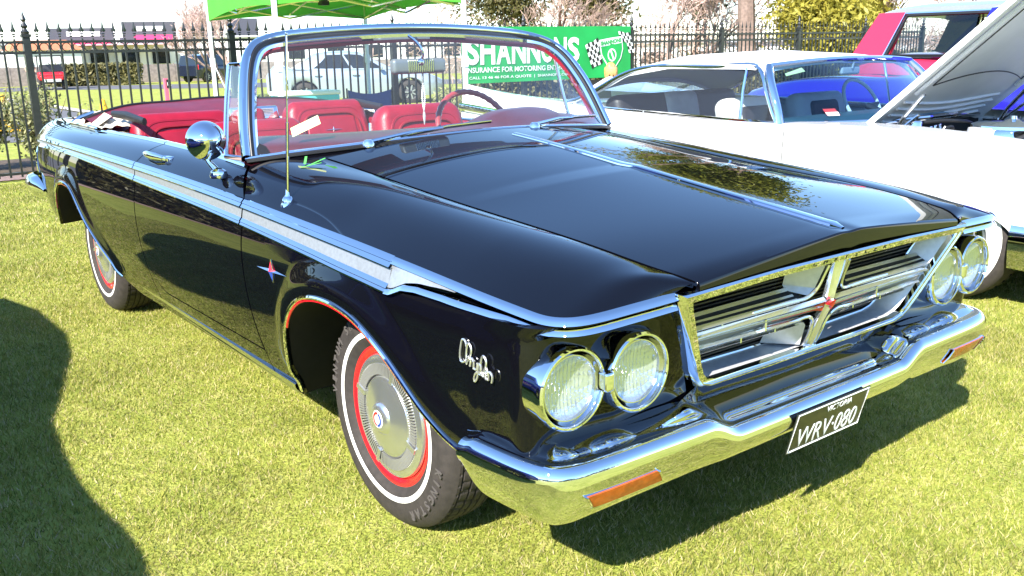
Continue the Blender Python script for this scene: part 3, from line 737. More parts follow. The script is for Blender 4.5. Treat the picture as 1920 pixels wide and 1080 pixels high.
# close the ends
for e in (BF[0], BF[-1]): b.add(e, [tuple(range(len(e)))])
bump = b.build('front_bumper', CHROME, CAR, sharp=50)
# amber indicator lenses, recessed slots in the lower face
for s in (-1,1):
    wv = np.linspace(.665,.880,16); i0 = [np.argmin(np.abs(BH[:60,0,0]-v)) if False else np.argmin(np.abs(BH[:,14,0]-v)+10*(BH[:,14,1]>-.80)) for v in wv]
    zc_hi, zc_lo = 15, 18
    A = BH[i0,14]*.35+BH[i0,15]*.65; Bq = BH[i0,17]
    sk = np.linspace(0,1,16); lo = Bq.copy()
    P = np.stack([A*(1-f)+Bq*f+np.array([0,h,0]) for f, h in ((0,.004),(.04,-.0045),(.5,-.0065),(.96,-.0045),(1,.004))],1)
    # slanted ends
    P[:, :, 0] += (np.array([0,.1,.5,.9,1])*-.035+.018)[None,:]
    b = MB(); b.grid(P*np.array([s,1,1])); lens = b.build('indicator_lens', LENS, bump, sharp=50)
    b = MB(); rim = np.concatenate([P[:,0],P[-1],P[::-1,-1],P[0,::-1]],0)+np.array([0,-.003,0]); b.tube(rim*np.array([s,1,1]), .0025, 5, closed=True); b.build('lens_rim', CHROME, bump)
# raised plate pocket and number plate
pm = frame((0,-.893,.376),(1,0,0),(0,-.26,1))
def pl(x, y, z=0): v = pm @ Vector((x,y,z)); return np.array(v)
b = MB(); hw_, hh = .170,.065
b.prism([pl(-hw_,-hh),pl(hw_,-hh),pl(hw_,hh),pl(-hw_,hh)], np.array(pm.to_3x3() @ Vector((0,0,.003)))); plate = b.build('number_plate', PLATEB, CAR)
b = MB(); e = .005
b.tube([pl(-hw_+e,-hh+e,.0035),pl(hw_-e,-hh+e,.0035),pl(hw_-e,hh-e,.0035),pl(-hw_+e,hh-e,.0035)], .0024, 4, closed=True); b.build('plate_border', PLATEW, plate)
text_obj('plate_number', 'WRV·080', .090, PLATEW, pm @ Matrix.Translation((0,-.052,.0035)), plate, extrude=.0008, bold=-.0008, xs=.78)
text_obj('plate_state', 'VICTORIA', .028, PLATEW, pm @ Matrix.Translation((.03,.032,.0035)), plate, extrude=.0005, bold=-.0003, xs=.95)
# black valance between grille and bumper shelf
vx = np.linspace(-.97,.97,61); a_ = np.abs(vx)
yt = np.interp(a_,[0,.45,.60,.80,.93,.97],[-.795,-.800,-.815,-.802,-.785,-.74]); vt = np.stack([vx,yt+.012,np.interp(a_,[0,.42,.52,.97],[.552,.555,.52,.51])],-1); vb = np.stack([vx,np.interp(a_,[0,.9,.97],[-.745,-.735,-.69]),np.interp(a_,[0,.38,.49,.97],[.458,.458,.50,.50])],-1)
b = MB(); b.grid(np.stack([vt,vt*.5+vb*.5+np.array([0,-.006,0]),vb],0)); b.build('front_valance', PAINT, CAR)
# rear bumper wings and bar
b = MB(); path = [(-.30,4.60),(-.70,4.56),(-.86,4.50),(-.905,4.40),(-.915,4.20),(-.93,3.98)]
c = curve(np.c_[np.array(path),np.zeros(6)],40)[:, :2]; tx, ty = np.gradient(c[:,0]), np.gradient(c[:,1]); L = np.hypot(tx,ty); nx, ny = ty/L, -tx/L
if nx[-1] > 0: nx, ny = -nx, -ny
tp = np.interp(np.arange(40),[0,30,39],[1,1,.25]); prof = [(0,.075),(.035,.065),(.055,.03),(.05,-.01),(.02,-.06),(0,-.07)]
P = np.stack([np.stack([c[:,0]+nx*o*tp-.0, c[:,1]+ny*o*tp, .575+h*tp],-1) for o,h in prof],1); b.grid(P); b.grid(P*MIR)
b.rbox((0,4.62,.57),(.7,.06,.14),.03,3); b.build('rear_bumper', CHROME, CAR, sharp=50)
for s in (-1,1):
    b = MB(); b.tube(np.array([(s*.845,4.43,.60),(s*.852,4.44,.70),(s*.846,4.44,.78),(s*.838,4.435,.82)]), [.022,.020,.016,.010], 10, sx=.6)
    b.build('tail_lamp_bezel', CHROME, CAR)

# --- cowl, vents and windscreen
base_pts = [(-.880,.925,1.022),(-.78,.86,1.036),(-.62,.79,1.050),(-.40,.72,1.066),(-.2,.68,1.076),(0,.665,1.080),(.2,.68,1.076),(.40,.72,1.066),(.62,.79,1.050),(.78,.86,1.036),(.880,.925,1.022)]
BASE = curve(base_pts, 61)
hr = HG[-1]                                 # rear edge of the hood
he = np.stack([np.interp(np.linspace(-1,1,61)*.668, hr[:,0], hr[:,k]) for k in range(3)],-1)
he[:,2] -= .010; he[:,1] += .012
ext = BASE.copy(); b = MB()
bl = BASE.copy(); bl[:,1] -= .01; bl[:,2] -= .012
mid = he*.5+bl*.5; mid[:,2] -= .004
b.grid(np.stack([he, mid, bl],0)); 
b.build('cowl', PAINT, CAR)
b = MB()
for x in np.linspace(-.50,.50,40):
    i = np.argmin(np.abs(mid[:,0]-x)); q = mid[i]*.6+he[i]*.4; b.box((x,q[1],q[2]+.003),(.008,.055,.004))
b.build('cowl_vent', UNDER, CAR)
TOPC = [(-.880,.915,1.030),(-.862,.960,1.12),(-.838,1.005,1.21),(-.805,1.060,1.30),(-.772,1.105,1.362),(-.722,1.155,1.410),(-.64,1.195,1.440),(-.50,1.205,1.458),(-.25,1.19,1.473),(0,1.182,1.478)]
TOPL = curve(TOPC + [(-x,y,z) for x,y,z in TOPC[::-1][1:]], 121)
def offs(path, inn, fwd):
    """shift the frame path towards the glass centre / along the glass normal"""
    cen = np.array([0,1.0,1.22]); d = cen-path; nrm = np.array([0,-.80,.60]); d = d-np.outer(d@nrm, nrm)
    t = np.gradient(path,axis=0); t /= np.linalg.norm(t,axis=1,keepdims=True); d = np.cross(t, np.cross(d,t)); d /= np.linalg.norm(d,axis=1,keepdims=True)
    return path + d*inn + nrm*fwd
def sweep(profile): return np.stack([offs(TOPL, a, f) for a, f in profile],1)
b = MB(); b.grid(sweep([(.006,-.030),(-.010,-.026),(-.0155,-.010),(-.013,.006),(-.006,.013),(.004,.014),(.012,.012),(.015,.008)])); wf = b.build('windscreen_frame', CHROME, CAR, sharp=40)
b = MB(); b.grid(sweep([(.013,.008),(.018,.012),(.028,.010),(.032,.004)])); b.build('rubber_gasket', BLACKR, wf)
b = MB(); b.grid(sweep([(.030,.004),(.040,.006),(.050,-.002),(.052,-.014)])); b.build('inner_chrome_reveal', CHROME, wf, sharp=40)
b = MB(); b.grid(sweep([(.052,-.014),(.056,-.030),(.030,-.045),(.006,-.036)])); b.build('interior_trim', VINYL, wf)
# glass: ruled between the base curve and the header
gi = offs(TOPL,.036,-.001)
n = 61; side = np.linspace(0,1,26)
top = curve(TOPC[0:1]+[(-.842,1.0,1.20),(-.80,1.07,1.31)]+TOPC[5:]+[(-x,y,z) for x,y,z in (TOPC[0:1]+[(-.842,1.0,1.20),(-.80,1.07,1.31)]+TOPC[5:])[::-1][1:]], n)
u = np.linspace(0,1,n)
upper = np.stack([np.interp(u,[0,.5,1],[-.70,0,.70]), 1.205-.03*(1-(2*u-1)**2), 1.425+.045*(1-(2*u-1)**2)],-1)
G3 = np.zeros((n,22,3)); vv = np.linspace(0,1,22)
for j, v in enumerate(vv):
    w_ = BASE*(1-v)+upper*v
    edge = np.interp(v,[0,.3,.6,.85,1],[.868,.842,.800,.738,.66])
    w_[:,0] = np.linspace(-1,1,n)*edge; x_n = np.linspace(-1,1,n)
    w_[:,1] = np.interp(v,[0,1],[.665,1.170]) + np.interp(v,[0,.5,1],[.255,.13,.035])*np.abs(x_n)**2.2; w_[:,2] = np.interp(v,[0,1],[1.078,1.468])-np.interp(v,[0,1],[.052,.035])*np.abs(x_n)**2
    G3[:,j] = w_
b = MB(); b.grid(G3); b.build('windscreen_glass', GLASS, wf)
b = MB(); b.tube(BASE+np.array([0,-.004,.002]), .0075, 8, sx=1.3); b.build('windscreen_base_moulding', CHROME, CAR)
b = MB(); b.tube(BASE+np.array([0,-.016,-.006]), .008, 6); b.build('windscreen_base_seal', BLACKR, CAR)
# yellow card stuck inside the glass, tags at hood corner
def on_glass(u_, v_):
    i, j = u_*(n-1), v_*21; i0, j0 = int(i), int(j); a, c = i-i0, j-j0
    return (G3[i0,j0]*(1-a)+G3[i0+1,j0]*a)*(1-c)+(G3[i0,j0+1]*(1-a)+G3[i0+1,j0+1]*a)*c
c0, c1, c2, c3 = on_glass(.086,.135), on_glass(.146,.215), on_glass(.146,.285), on_glass(.086,.205)
b = MB(); b.prism(np.array([c0,c1,c2,c3])+np.array([0,.012,-.006]), (0,.002,.001)); card = b.build('windscreen_card', YELLOWP, CAR)
# sun visors folded up behind the header
for s in (-1,1):
    b = MB(); b.rbox((s*.34,1.275,1.440),(.50,.13,.022),.010,2,rot=rotx(R(-14))); b.build('sun_visor', VINYLD, CAR)
# mirror on its bowed stalk
mir = MB(); mir.rbox((0,1.150,1.318),(.262,.040,.062),.016,3); mo = mir.build('rear_view_mirror', mat('mirror_shell',(.26,.28,.29),.35,metal=.5), CAR)
b = MB()
for x in np.linspace(-.06,.06,14): b.box((x,1.1285,1.318),(.0035,.004,.050))
b.build('mirror_ribs', CHROME, mo)
b = MB(); b.tube(curve([(.0,1.140,1.336),(.005,1.118,1.362),(-.01,1.125,1.405),(-.045,1.165,1.448)],14),.0065,8); b.sphere((0,1.130,1.334),.016); b.build('mirror_stalk', CHROME, mo)
b = MB(); b.rbox((.06,1.192,1.452),(.09,.03,.018),.008,2); b.build('mirror_mount', SATIN, mo)
beads = tag(empty('hanging_beads', (0.012,1.138,1.29)), 'string of pale beads with pendant hanging from the mirror of the black convertible', 'beads')
for i in range(15):
    for sg in (-1,1):
        b = MB(); b.sphere((sg*.006*math.sin(i/14*math.pi),0,-.045-i*.0078),.0042,5,8); b.build('bead', WHITEE, beads)
b = MB(); b.tube([(0,0,-.005),(0,0,-.05)],.0012,4); b.tube([(0,0,-.16),(0,0,-.18),(0,0,-.215)],[.004,.007,.002],6); b.build('pendant', SATIN, beads)
# --- vent windows beside the pillars
for s in (-1,1):
    k = np.array([s,1,1.])
    a0, a1, a2 = np.array([.862,1.150,1.006]), np.array([.832,1.185,1.17]), np.array([.797,1.205,1.345])
    b = MB(); b.tube(curve([a0,a1,a2],10)*k, .0095, 8, sx=.7); b.tube(np.array([a2,(.794,1.10,1.348)])*k,.006,6); b.tube(np.array([(.862,1.15,1.012),(.872,.96,1.020)])*k,.010,6); vf = b.build('vent_window_frame', CHROME, CAR)
    b = MB(); b.grid(np.array([[(.862,1.145,1.015),(.871,.965,1.022)],[(.832,1.18,1.17),(.85,1.0,1.17)],[(.798,1.20,1.342),(.797,1.09,1.335)]])*k); b.build('vent_glass', GLASS, vf)
# belt chrome along door and quarter tops
for s in (-1,1):
    k = np.array([s,1,1.])
    for y0,y1,par in ((.93,1.895,doors[s]),(1.905,3.05,quarters[s])):
        y = np.linspace(y0,y1,30); rows = [np.stack([Dw(y)+o,y,Dz(y)+h],-1) for o,h in ((.014,-.004),(.010,.004),(0,.008),(-.018,.007),(-.022,.0))]
        b = MB(); b.grid(np.stack(rows,1)*k); b.build('belt_moulding', CHROME, par, sharp=40)
# --- door handle and lock
for s in (-1,1):
    k = np.array([s,1,1.])
    yh = 1.745; w0 = np.interp(.972,[float(Tz(yh)),float(Dz(yh))],[float(Tw(yh)),float(Dw(yh))])+.010
    b = MB(); b.tube(np.array([(w0+.036,1.60,.974),(w0+.046,1.68,.976),(w0+.046,1.78,.977),(w0+.034,1.86,.976)])*k,[.014,.018,.017,.009],10,sx=.6)
    b.tube(np.array([(w0-.01,1.63,.966),(w0+.04,1.63,.974)])*k,.014,8); b.rbox((s*(w0+.012),1.60,.958),(.030,.066,.050),.010,2); b.tube(np.array([(w0-.01,1.80,.970),(w0+.026,1.80,.974)])*k,.010,8)
    b.build('door_handle', CHROME, doors[s])
    b = MB(); y = 1.815; b.lathe([(0,.012),(.010,.012),(.013,.006),(.013,0)],axis='x',n=20); kl = b.build('door_lock', CHROME, doors[s], loc=(s*(float(side_w(np.array(y),np.array(.9)))-.012),y,.892)); kl.rotation_euler = (0,0,0 if s > 0 else math.pi)
# --- spotlight style mirror on the door (right side of the car)
ml = MB(); ml.lathe([(0,.064),(.012,.063),(.036,.050),(.056,.028),(.067,.004),(.070,-.010),(.066,-.017),(.063,-.015)], axis='y', n=40)
spot = ml.build('door_mirror', CHROME, CAR, loc=(-.975,1.030,1.088)); spot.rotation_euler = (R(8),0,R(168))
b = MB(); b.lathe([(0,-.012),(.064,-.012)],axis='y',n=40); b.build('mirror_face', mat('mirror_glass',(.9,.9,.9),.01,metal=1.), spot)
def to_local(o, pts):
    bpy.context.view_layer.update(); M = o.matrix_world.inverted(); return np.array([M @ Vector(p_) for p_ in pts])
b = MB(); b.tube([(-.985,1.04,1.05),(-.975,1.02,1.01),(-.965,.985,.985)],[.012,.010,.014],10); b.lathe([(.030,-.012),(.032,-.004),(.027,.012),(.014,.02)],c=(-.962,.975,.972),n=24); ma = b.build('mirror_arm', CHROME, CAR)
# --- aerial
b = MB(); b.sphere((-.940,.462,.930),(.020,.020,.024),10,16); b.lathe([(.024,-.012),(.023,0),(.016,.012),(.008,.03),(.006,.05)],c=(-.940,.462,.925),n=20); ae = b.build('aerial_base', CHROME, CAR)
b = MB(); b.tube([(-.940,.462,.95),(-.9375,.43,1.18),(-.9375,.43,1.18),(-.935,.395,1.44)],[.0055,.0050,.0036,.0028],8); b.sphere((-.935,.395,1.442),.005,6,8); b.build('aerial_mast', CHROME, ae)
# --- wipers
def wiper(px, py, pz, tip, dark=False):
    b = MB(); b.lathe([(.022,0),(.022,.014),(.014,.026),(0,.028)],c=(px,py,pz),n=20)
    p0 = np.array([px,py,pz+.018]); p1 = np.array(tip); b.tube([p0,p0*.6+p1*.4+np.array([0,0,.012]),p0*.35+p1*.65+np.array([0,0,.008])],[.008,.006,.004],8)
    w_ = b.build('wiper_arm', CHROME, CAR)
    a = p0*.72+p1*.28; bb = p1+(p1-p0)*.12
    b = MB(); b.tube([a+np.array([0,.008,.002]),(a+bb)/2+np.array([0,.004,.012]),bb+np.array([0,.008,.004])],[.003,.005,.003],6); b.build('wiper_bridge', CHROME_R, w_)
    b = MB(); b.tube([a+np.array([0,.012,-.004]),(a+bb)/2+np.array([0,.008,.004]),bb+np.array([0,.012,-.002])],.0035,5); b.build('wiper_blade', BLACKR, w_)
wiper(-.50,.715,1.050,(-.02,.690,1.104)); wiper(.22,.652,1.070,(.66,.80,1.085))
SCRIPT = mat('bright_script', (.90,.90,.90), .30, metal=.9)
# --- emblems and script on the fenders
for s in (-1,1):
    k = np.array([s,1,1.])
    yc, zc = .478,.716; w0 = float(side_w(np.array(yc),np.array(zc)))
    def ray4(dy, dz, tipn, m, h=.010):
        q = np.array([w0,yc,zc]); t_ = q+np.array([0,dy,dz]); n_ = np.array([0,dz,-dy]); n_ = n_/np.linalg.norm(n_)*.007
        t_[0] = float(side_w(np.array(t_[1]),np.array(t_[2])))+.001
        V = [q+n_, q-n_, t_, q+np.array([h,0,0])]; return V
    b = MB()
    for dy,dz in ((.118,-.004),(-.118,.004)): b.add(np.array(ray4(dy,dz,0,0))*k,[(0,1,2),(0,2,3),(1,3,2),(0,3,1)])
    eo = b.build('star_emblem', CHROME, fenders[s], sharp=None)
    for (dy,dz,m) in ((0.004,.036,REDP),(-.004,-.036,BLUEE)):
        b = MB(); b.add(np.array(ray4(dy,dz,0,0,.012))*k,[(0,1,2),(0,2,3),(1,3,2),(0,3,1)]); b.build('emblem_point', m, eo, sharp=None)
        b = MB(); q = ray4(dy,dz,0,0,.012); b.tube(np.array([q[0],q[2],q[1]])*k,.0022,5); b.build('emblem_rim', CHROME, eo)
    # handwritten word, one chrome stroke per letter; local u along the car to the front, v up
    LET = {'C':[(.055,.105),(.040,.135),(.018,.135),(.004,.09),(.002,.03),(.018,-.01),(.045,.0),(.062,.02)],
     'h':[(.0,.0),(.022,.13),(.012,.135),(.004,.0),(.02,.055),(.034,.05),(.036,.0)],'r':[(0,.0),(.012,.058),(.026,.05),(.03,.0)],
     'y':[(0,.055),(.006,.005),(.024,.01),(.030,.055),(.028,-.06),(.012,-.075),(.008,-.05),(.034,.0)],
     's':[(0,.0),(.018,.062),(.028,.02),(.012,-.003),(.032,.0)],'l':[(0,.0),(.020,.12),(.012,.125),(.008,.0),(.026,.0)],
     'e':[(0,.02),(.022,.04),(.012,.06),(.002,.02),(.014,-.004),(.03,.005)]}
    u0 = 0.; word = 'Chrysler'
    for ch in word:
        pts = np.array(LET[ch]); sc = .37
        yv = -.552-(u0+pts[:,0]+.18*pts[:,1])*.40; zv = .690-(u0+pts[:,0])*.40*.22+pts[:,1]*sc*1.05
        X = side_w(yv, zv)+.0032; path = curve(np.stack([X,yv,zv],-1), 26); b = MB(); b.tube(path*k, .0028, 6); b.build('script_letter', SCRIPT, fenders[s])
        u0 += pts[:,0].max()+.004
# green masking-tape ticks on the fender by the cowl
for (p0,p1) in (((-.775,.67,1.006),(-.735,.74,1.022)),((-.782,.635,1.003),(-.712,.642,1.0225)),((-.80,.65,.999),(-.74,.615,1.012))):
    p0 = np.array(p0); p1 = np.array(p1)
    b = MB(); d = p1-p0; n_ = np.cross(d,[0,0,1]); n_ /= np.linalg.norm(n_); b.prism([p0+n_*.004+[0,0,.012],p0-n_*.004+[0,0,.012],p1-n_*.004+[0,0,.012],p1+n_*.004+[0,0,.012]],(0,0,.001)); b.build('green_tape', STICKG, fenders[-1])

# --- interior
b = MB(); b.box((0,2.2,.33),(1.5,3.0,.02)); b.build('carpet', CARPET, CAR)
# dashboard: padded top that swells over the instruments
n_, m_ = 61, 12; xs = np.linspace(-.80,.80,n_); P = np.zeros((n_,m_,3))
for i, x in enumerate(xs):
    yb = .675+.22*(abs(x)/.86)**2.2; sw = .050*np.exp(-((x-.42)/.24)**4)
    prof = [(yb+.005,1.055-.03*(abs(x)/.86)**2),(yb+.06,1.062),(yb+.14,1.070+sw*.5),(yb+.24,1.078+sw),(yb+.32,1.078+sw),(yb+.36,1.068+sw),(yb+.375,1.05+sw*.8),(yb+.36,1.02),(yb+.34,.95),(yb+.33,.85),(yb+.32,.75),(yb+.30,.62)]
    P[i,:,0] = x; P[i,:,1] = [q[0] for q in prof]; P[i,:,2] = [q[1] for q in prof]
P[:,:,1] = np.minimum(P[:,:,1], 1.16); b = MB(); b.grid(P); b.build('dashboard', mat('dash_vinyl',(.095,.014,.024),.36,noise=.2,nscale=12.,bump=.1,bscale=160.), CAR, sharp=60)
# steering wheel with ribbed rim
th = np.linspace(0,2*math.pi,73)[:-1]; M = rotx(R(-28)); cst = np.array([.42,1.325,1.005])
ringp = np.stack([.205*np.cos(th), 0*th, .205*np.sin(th)],-1) @ M.T + cst
rr = .0135+.0014*np.cos(th*36); b = MB(); b.tube(ringp, rr, 10, closed=True); st = b.build('steering_wheel', mat('red_rim',(.30,.045,.05),.3,coat=.4), CAR)
b = MB()
for an in (0.1,math.pi-.1,-math.pi/2): q = (np.array([[.03*math.cos(an),0,.03*math.sin(an)],[.2*math.cos(an),0,.2*math.sin(an)]])@M.T)+cst; b.tube(q,[.014,.010],8,sx=.5)
b.lathe([(0,-.03),(.035,-.025),(.045,0),(.03,.05)],c=tuple(cst),axis='y',n=24); b.tube([cst,cst+np.array([0,-.28,-.14])],.03,10); b.build('steering_spokes', CHROME, st)
# seats
def bucket(xc, yb, ztop, wid, hgt, lean, name, emblem=False, thick=.15, base=True, shelly=True):
    Mr = rotx(R(-lean)); c0 = np.array([xc,yb,ztop-hgt/2])
    def shape(Pq):
        Q = Pq.copy(); t = np.clip((Q[...,2]/hgt)+.5,0,1); Q[...,0] *= 1-.16*t**2.2          # narrows to a rounded top
        Q[...,2] -= .05*(np.abs(Q[...,0])/(wid/2))**2.6*t; return Q
    b = MB(); b.rbox(c0,(wid,thick,hgt),.065,5,rot=Mr,func=shape); so_ = b.build(name, VINYL, CAR, sharp=None)
    weld(so_.data); so_.data.polygons.foreach_set('use_smooth',[True]*len(so_.data.polygons))
    # inset panel with a heavy piped roll
    pw, ph = wid*.66, hgt*.74; t = np.linspace(0,2*math.pi,60)
    X = pw/2*np.sign(np.cos(t))*np.abs(np.cos(t))**.35; Z = ph/2*np.sign(np.sin(t))*np.abs(np.sin(t))**.35-.03
    X = X*(1-.14*np.clip(Z/hgt+.5,0,1)**2); pth = np.stack([X,np.full(60,-thick/2-.006),Z],-1)@Mr.T+c0
    b = MB(); b.tube(pth[:-1],.007,6,closed=True); b.build('seat_piping', PIPING, so_)
    pth2 = np.stack([X*1.18,np.full(60,-thick/2+.006),Z*1.14+.008],-1)@Mr.T+c0; b = MB(); b.tube(pth2[:-1],.010,6,closed=True); b.build('seat_roll', VINYL, so_)
    b = MB(); b.rbox(np.array([0,-thick/2+.004,-.035])@Mr.T+c0,(pw*.92,.022,ph*.92),.010,3,rot=Mr,func=lambda Pq: np.stack([Pq[...,0]*(1-.16*np.clip(Pq[...,2]/ph+.5,0,1)**2.2),Pq[...,1],Pq[...,2]],-1)); b.build('seat_inset', VINYL, so_, sharp=60)
    if base:
        b = MB(); b.rbox((xc,yb-.33,ztop-hgt+.02),(wid*1.02,.56,.16),.06,4); b.build('seat_cushion', VINYL, so_, sharp=60)
    if emblem:
        q = np.array([0,-thick/2-.010,hgt*.15])@Mr.T+c0; b = MB()
        for dx,dz in ((.062,0),(-.062,0),(0,.020),(0,-.020)):
            w_ = np.array([0,0,.005]) if dx else np.array([.005,0,0]); b.add([q+w_,q-w_,q+np.array([dx,0,dz]),q+np.array([0,-.006,0])],[(0,1,2),(0,2,3),(1,3,2),(0,3,1)])
        b.build('seat_emblem', CHROME, so_, sharp=None)
    b = MB()
    for sg in (-1,1): b.tube((np.array([[sg*wid*.47,thick*.3,-hgt*.4],[sg*wid*.49,thick*.3,0],[sg*wid*.43,thick*.3,hgt*.36]])@Mr.T)+c0,.009,6)
    b.build('seat_side_chrome', CHROME, so_)
    return so_
bucket(-.37,1.98,1.095,.56,.62,14,'front_seat'); bucket(.44,1.82,1.135,.58,.64,14,'front_seat')
bucket(-.40,2.92,1.095,.64,.60,16,'rear_seat'); bucket(.46,2.90,1.115,.60,.60,16,'rear_seat',emblem=True)
b = MB(); b.rbox((0,2.98,.83),(.18,.16,.46),.03,3,rot=rotx(R(-16))); b.build('rear_seat_console', VINYL, CAR, sharp=60)
# louvred chrome panel between the rear seats
b = MB(); pc = np.array([.06,3.06,1.03]); b.rbox(pc,(.30,.03,.085),.012,2,rot=rotx(R(-16))); sp_ = b.build('speaker_panel', CHROME, CAR)
b = MB()
for i in range(7): b.box(pc+np.array([-.008,-.018,-.026+i*.0088]),(.25,.006,.004))
b.build('speaker_louvre', SATIN, sp_)
# well behind the rear seat: red liner, boot cover and folded cream top
b = MB(); u = np.linspace(-1,1,41); v = np.linspace(0,1,8); P = np.zeros((41,8,3))
for i, uu in enumerate(u):
    yr = 3.66-.30*abs(uu)**3; xr = .80*uu; zt = 1.098-.055*abs(uu)**2.4
    for j, vv_ in enumerate(v): P[i,j] = (xr*(1-.03*(1-vv_)), yr-.42*(1-vv_)*(1-.6*abs(uu)**2), zt-.10*(1-vv_)**1.5-.004*math.sin(uu*9+vv_*4))
b.grid(P); bc = b.build('boot_cover', VINYLD, CAR)
b = MB(); b.tube(P[:,-1]+np.array([0,.004,.002]), .010, 6); b.build('boot_edge', BLACKR, bc)
b = MB(); Q = np.stack([P[:,-1], P[:,-1]+np.array([0,.05,-.04]), P[:,-1]*np.array([1.0,1,0])+np.array([0,.09,.99])],1); b.grid(Q); b.build('boot_back', VINYLD, bc)
for s in (-1,1):
    # crumpled lining spilling out at each corner
    b = MB(); nu, nv = 34, 18; U, V2 = np.meshgrid(np.linspace(0,1,nu),np.linspace(0,1,nv),indexing='ij')
    X = .825-.22*V2-.02*U; Y = 2.95+.70*U; Z = 1.004+.006+.045*V2*(.3+.7*U)+ .010*np.sin(U*19+V2*7)*V2 + .008*np.sin(U*31-V2*13+1)*V2 + .005*np.sin(V2*23+U*5)
    b.grid(np.stack([X*s,Y,Z],-1)); ft = b.build('folded_top', CREAM, CAR)
    b = MB(); b.tube(np.array([(.705*s,3.16,1.070),(.690*s,2.95,1.068),(.690*s,2.66,1.052)]),[.018,.024,.020],10,sx=.6); b.build('top_frame_rail', BLACKR, ft)
    b = MB(); U1 = np.linspace(0,1,20); e = np.stack([(.838-.03*U1)*s,3.02+.64*U1,1.004-.006*U1],-1); b.tube(e,.013,8,sx=.6); b.tube(e[-1]+np.array([[0,0,0],[-s*.06,.02,.03],[-s*.14,.03,.055]]),.012,8); b.build('well_moulding', CHROME, CAR)
    b = MB(); b.grid(np.stack([np.stack([(.82-.04*U1)*s,3.06+.58*U1,1.012-.004*U1],-1), np.stack([(.70-.06*U1)*s,3.2+.46*U1,1.055+.01*U1],-1)],1)); b.build('white_lining', CREAM, CAR)
# inner side panels
for s in (-1,1):
    b = MB(); y = np.linspace(1.90,3.10,20); P = np.stack([np.stack([(Dw(y)-.03)*s,y,Dz(y)-.005],-1),np.stack([(Dw(y)-.08)*s,y,Dz(y)-.03],-1),np.stack([(Dw(y)-.09)*s,y,np.full(20,.4)],-1)],1); b.grid(P); b.build('quarter_trim_panel', VINYL, CAR)
# ================================================================== ground
def gz(x, y):
    t = np.clip((np.asarray(y, float)-10)/50, 0, 1); return -.6*t
def grass_mat(name, c1, c2, c3, s1, s2):
    m = bpy.data.materials.new(name); m.use_nodes = True; nt = m.node_tree; b_ = nt.nodes['Principled BSDF']; b_.inputs['Roughness'].default_value = .9; b_.inputs['Specular IOR Level'].default_value = .2
    tc = nt.nodes.new('ShaderNodeTexCoord'); prev = None
    n1 = nt.nodes.new('ShaderNodeTexNoise'); n1.inputs['Scale'].default_value = s1; n1.inputs['Detail'].default_value = 6
    n2 = nt.nodes.new('ShaderNodeTexNoise'); n2.inputs['Scale'].default_value = s2; n2.inputs['Detail'].default_value = 4
    for n_ in (n1,n2): nt.links.new(tc.outputs['Object'], n_.inputs['Vector'])
    r1 = nt.nodes.new('ShaderNodeValToRGB'); r1.color_ramp.elements[0].position = .38; r1.color_ramp.elements[1].position = .62; r1.color_ramp.elements[0].color = (*c1,1); r1.color_ramp.elements[1].color = (*c2,1)
    mx = nt.nodes.new('ShaderNodeMix'); mx.data_type = 'RGBA'; mx.inputs['B'].default_value = (*c3,1)
    rp = nt.nodes.new('ShaderNodeMapRange'); rp.inputs[1].default_value = .5; rp.inputs[2].default_value = .72; rp.inputs[4].default_value = .6
    nt.links.new(n1.outputs[0], r1.inputs[0]); nt.links.new(r1.outputs[0], mx.inputs['A']); nt.links.new(n2.outputs[0], rp.inputs[0]); nt.links.new(rp.outputs[0], mx.inputs['Factor']); nt.links.new(mx.outputs['Result'], b_.inputs['Base Color'])
    bp = nt.nodes.new('ShaderNodeBump'); bp.inputs['Strength'].default_value = .6; bp.inputs['Distance'].default_value = .02; n3 = nt.nodes.new('ShaderNodeTexNoise'); n3.inputs['Scale'].default_value = 90; nt.links.new(tc.outputs['Object'], n3.inputs['Vector']); nt.links.new(n3.outputs[0], bp.inputs['Height']); nt.links.new(bp.outputs[0], b_.inputs['Normal'])
    return m
SOIL = grass_mat('lawn_ground', (.23,.265,.042), (.32,.345,.065), (.43,.40,.13), 3., 14.)
LAWN2 = SOIL
ASPH = mat('asphalt', (.13,.125,.13), .9, noise=.25, nscale=8., bump=.2, bscale=90.)
CONC = mat('concrete_kerb', (.50,.46,.40), .85, noise=.15, nscale=6.)
BRICK = mat('brick_paving', (.50,.33,.27), .85, noise=.3, nscale=25.)
ys_ = np.r_[np.linspace(-400,-20,10), np.linspace(-15,9,13), np.linspace(10,60,26), np.linspace(70,900,14)]; xs_ = np.r_[np.linspace(-700,-20,8), np.linspace(-15,40,23), np.linspace(50,900,10)]
Yg, Xg = np.meshgrid(ys_, xs_, indexing='ij'); MB().grid(np.stack([Xg,Yg,gz(Xg,Yg)],-1)).build('lawn', SOIL)['kind'] = 'structure'
def sheet(name, left, right, m, dz=.006, n=40):
    A, Bq = polyres(np.array(left,float),n), polyres(np.array(right,float),n); S = np.linspace(0,1,6); P = np.zeros((n,6,3))
    for j,s_ in enumerate(S): P[:,j,:2] = A*(1-s_)+Bq*s_
    P[...,2] = gz(P[...,0],P[...,1])+dz; o = MB().grid(P).build(name, m); o['kind'] = 'structure'; return o
sheet('asphalt_path', [(-14,15.5),(-14,30),(-14,52)], [(3.0,15.5),(4.3,24),(5.6,52)], ASPH)
sheet('path_kerb', [(3.0,15.5),(4.3,24),(5.6,52)], [(3.35,15.5),(4.65,24),(6.0,52)], CONC, .03)
sheet('far_road', [(-14,52),(9.5,52),(13.6,45),(20,35),(40,19)], [(-14,63),(11.5,61),(19,51),(26,41),(46,25)], ASPH, .008)
sheet('brick_edging', [(-12,9.55),(24,9.55)], [(-12,10.1),(24,10.1)], BRICK, .010)
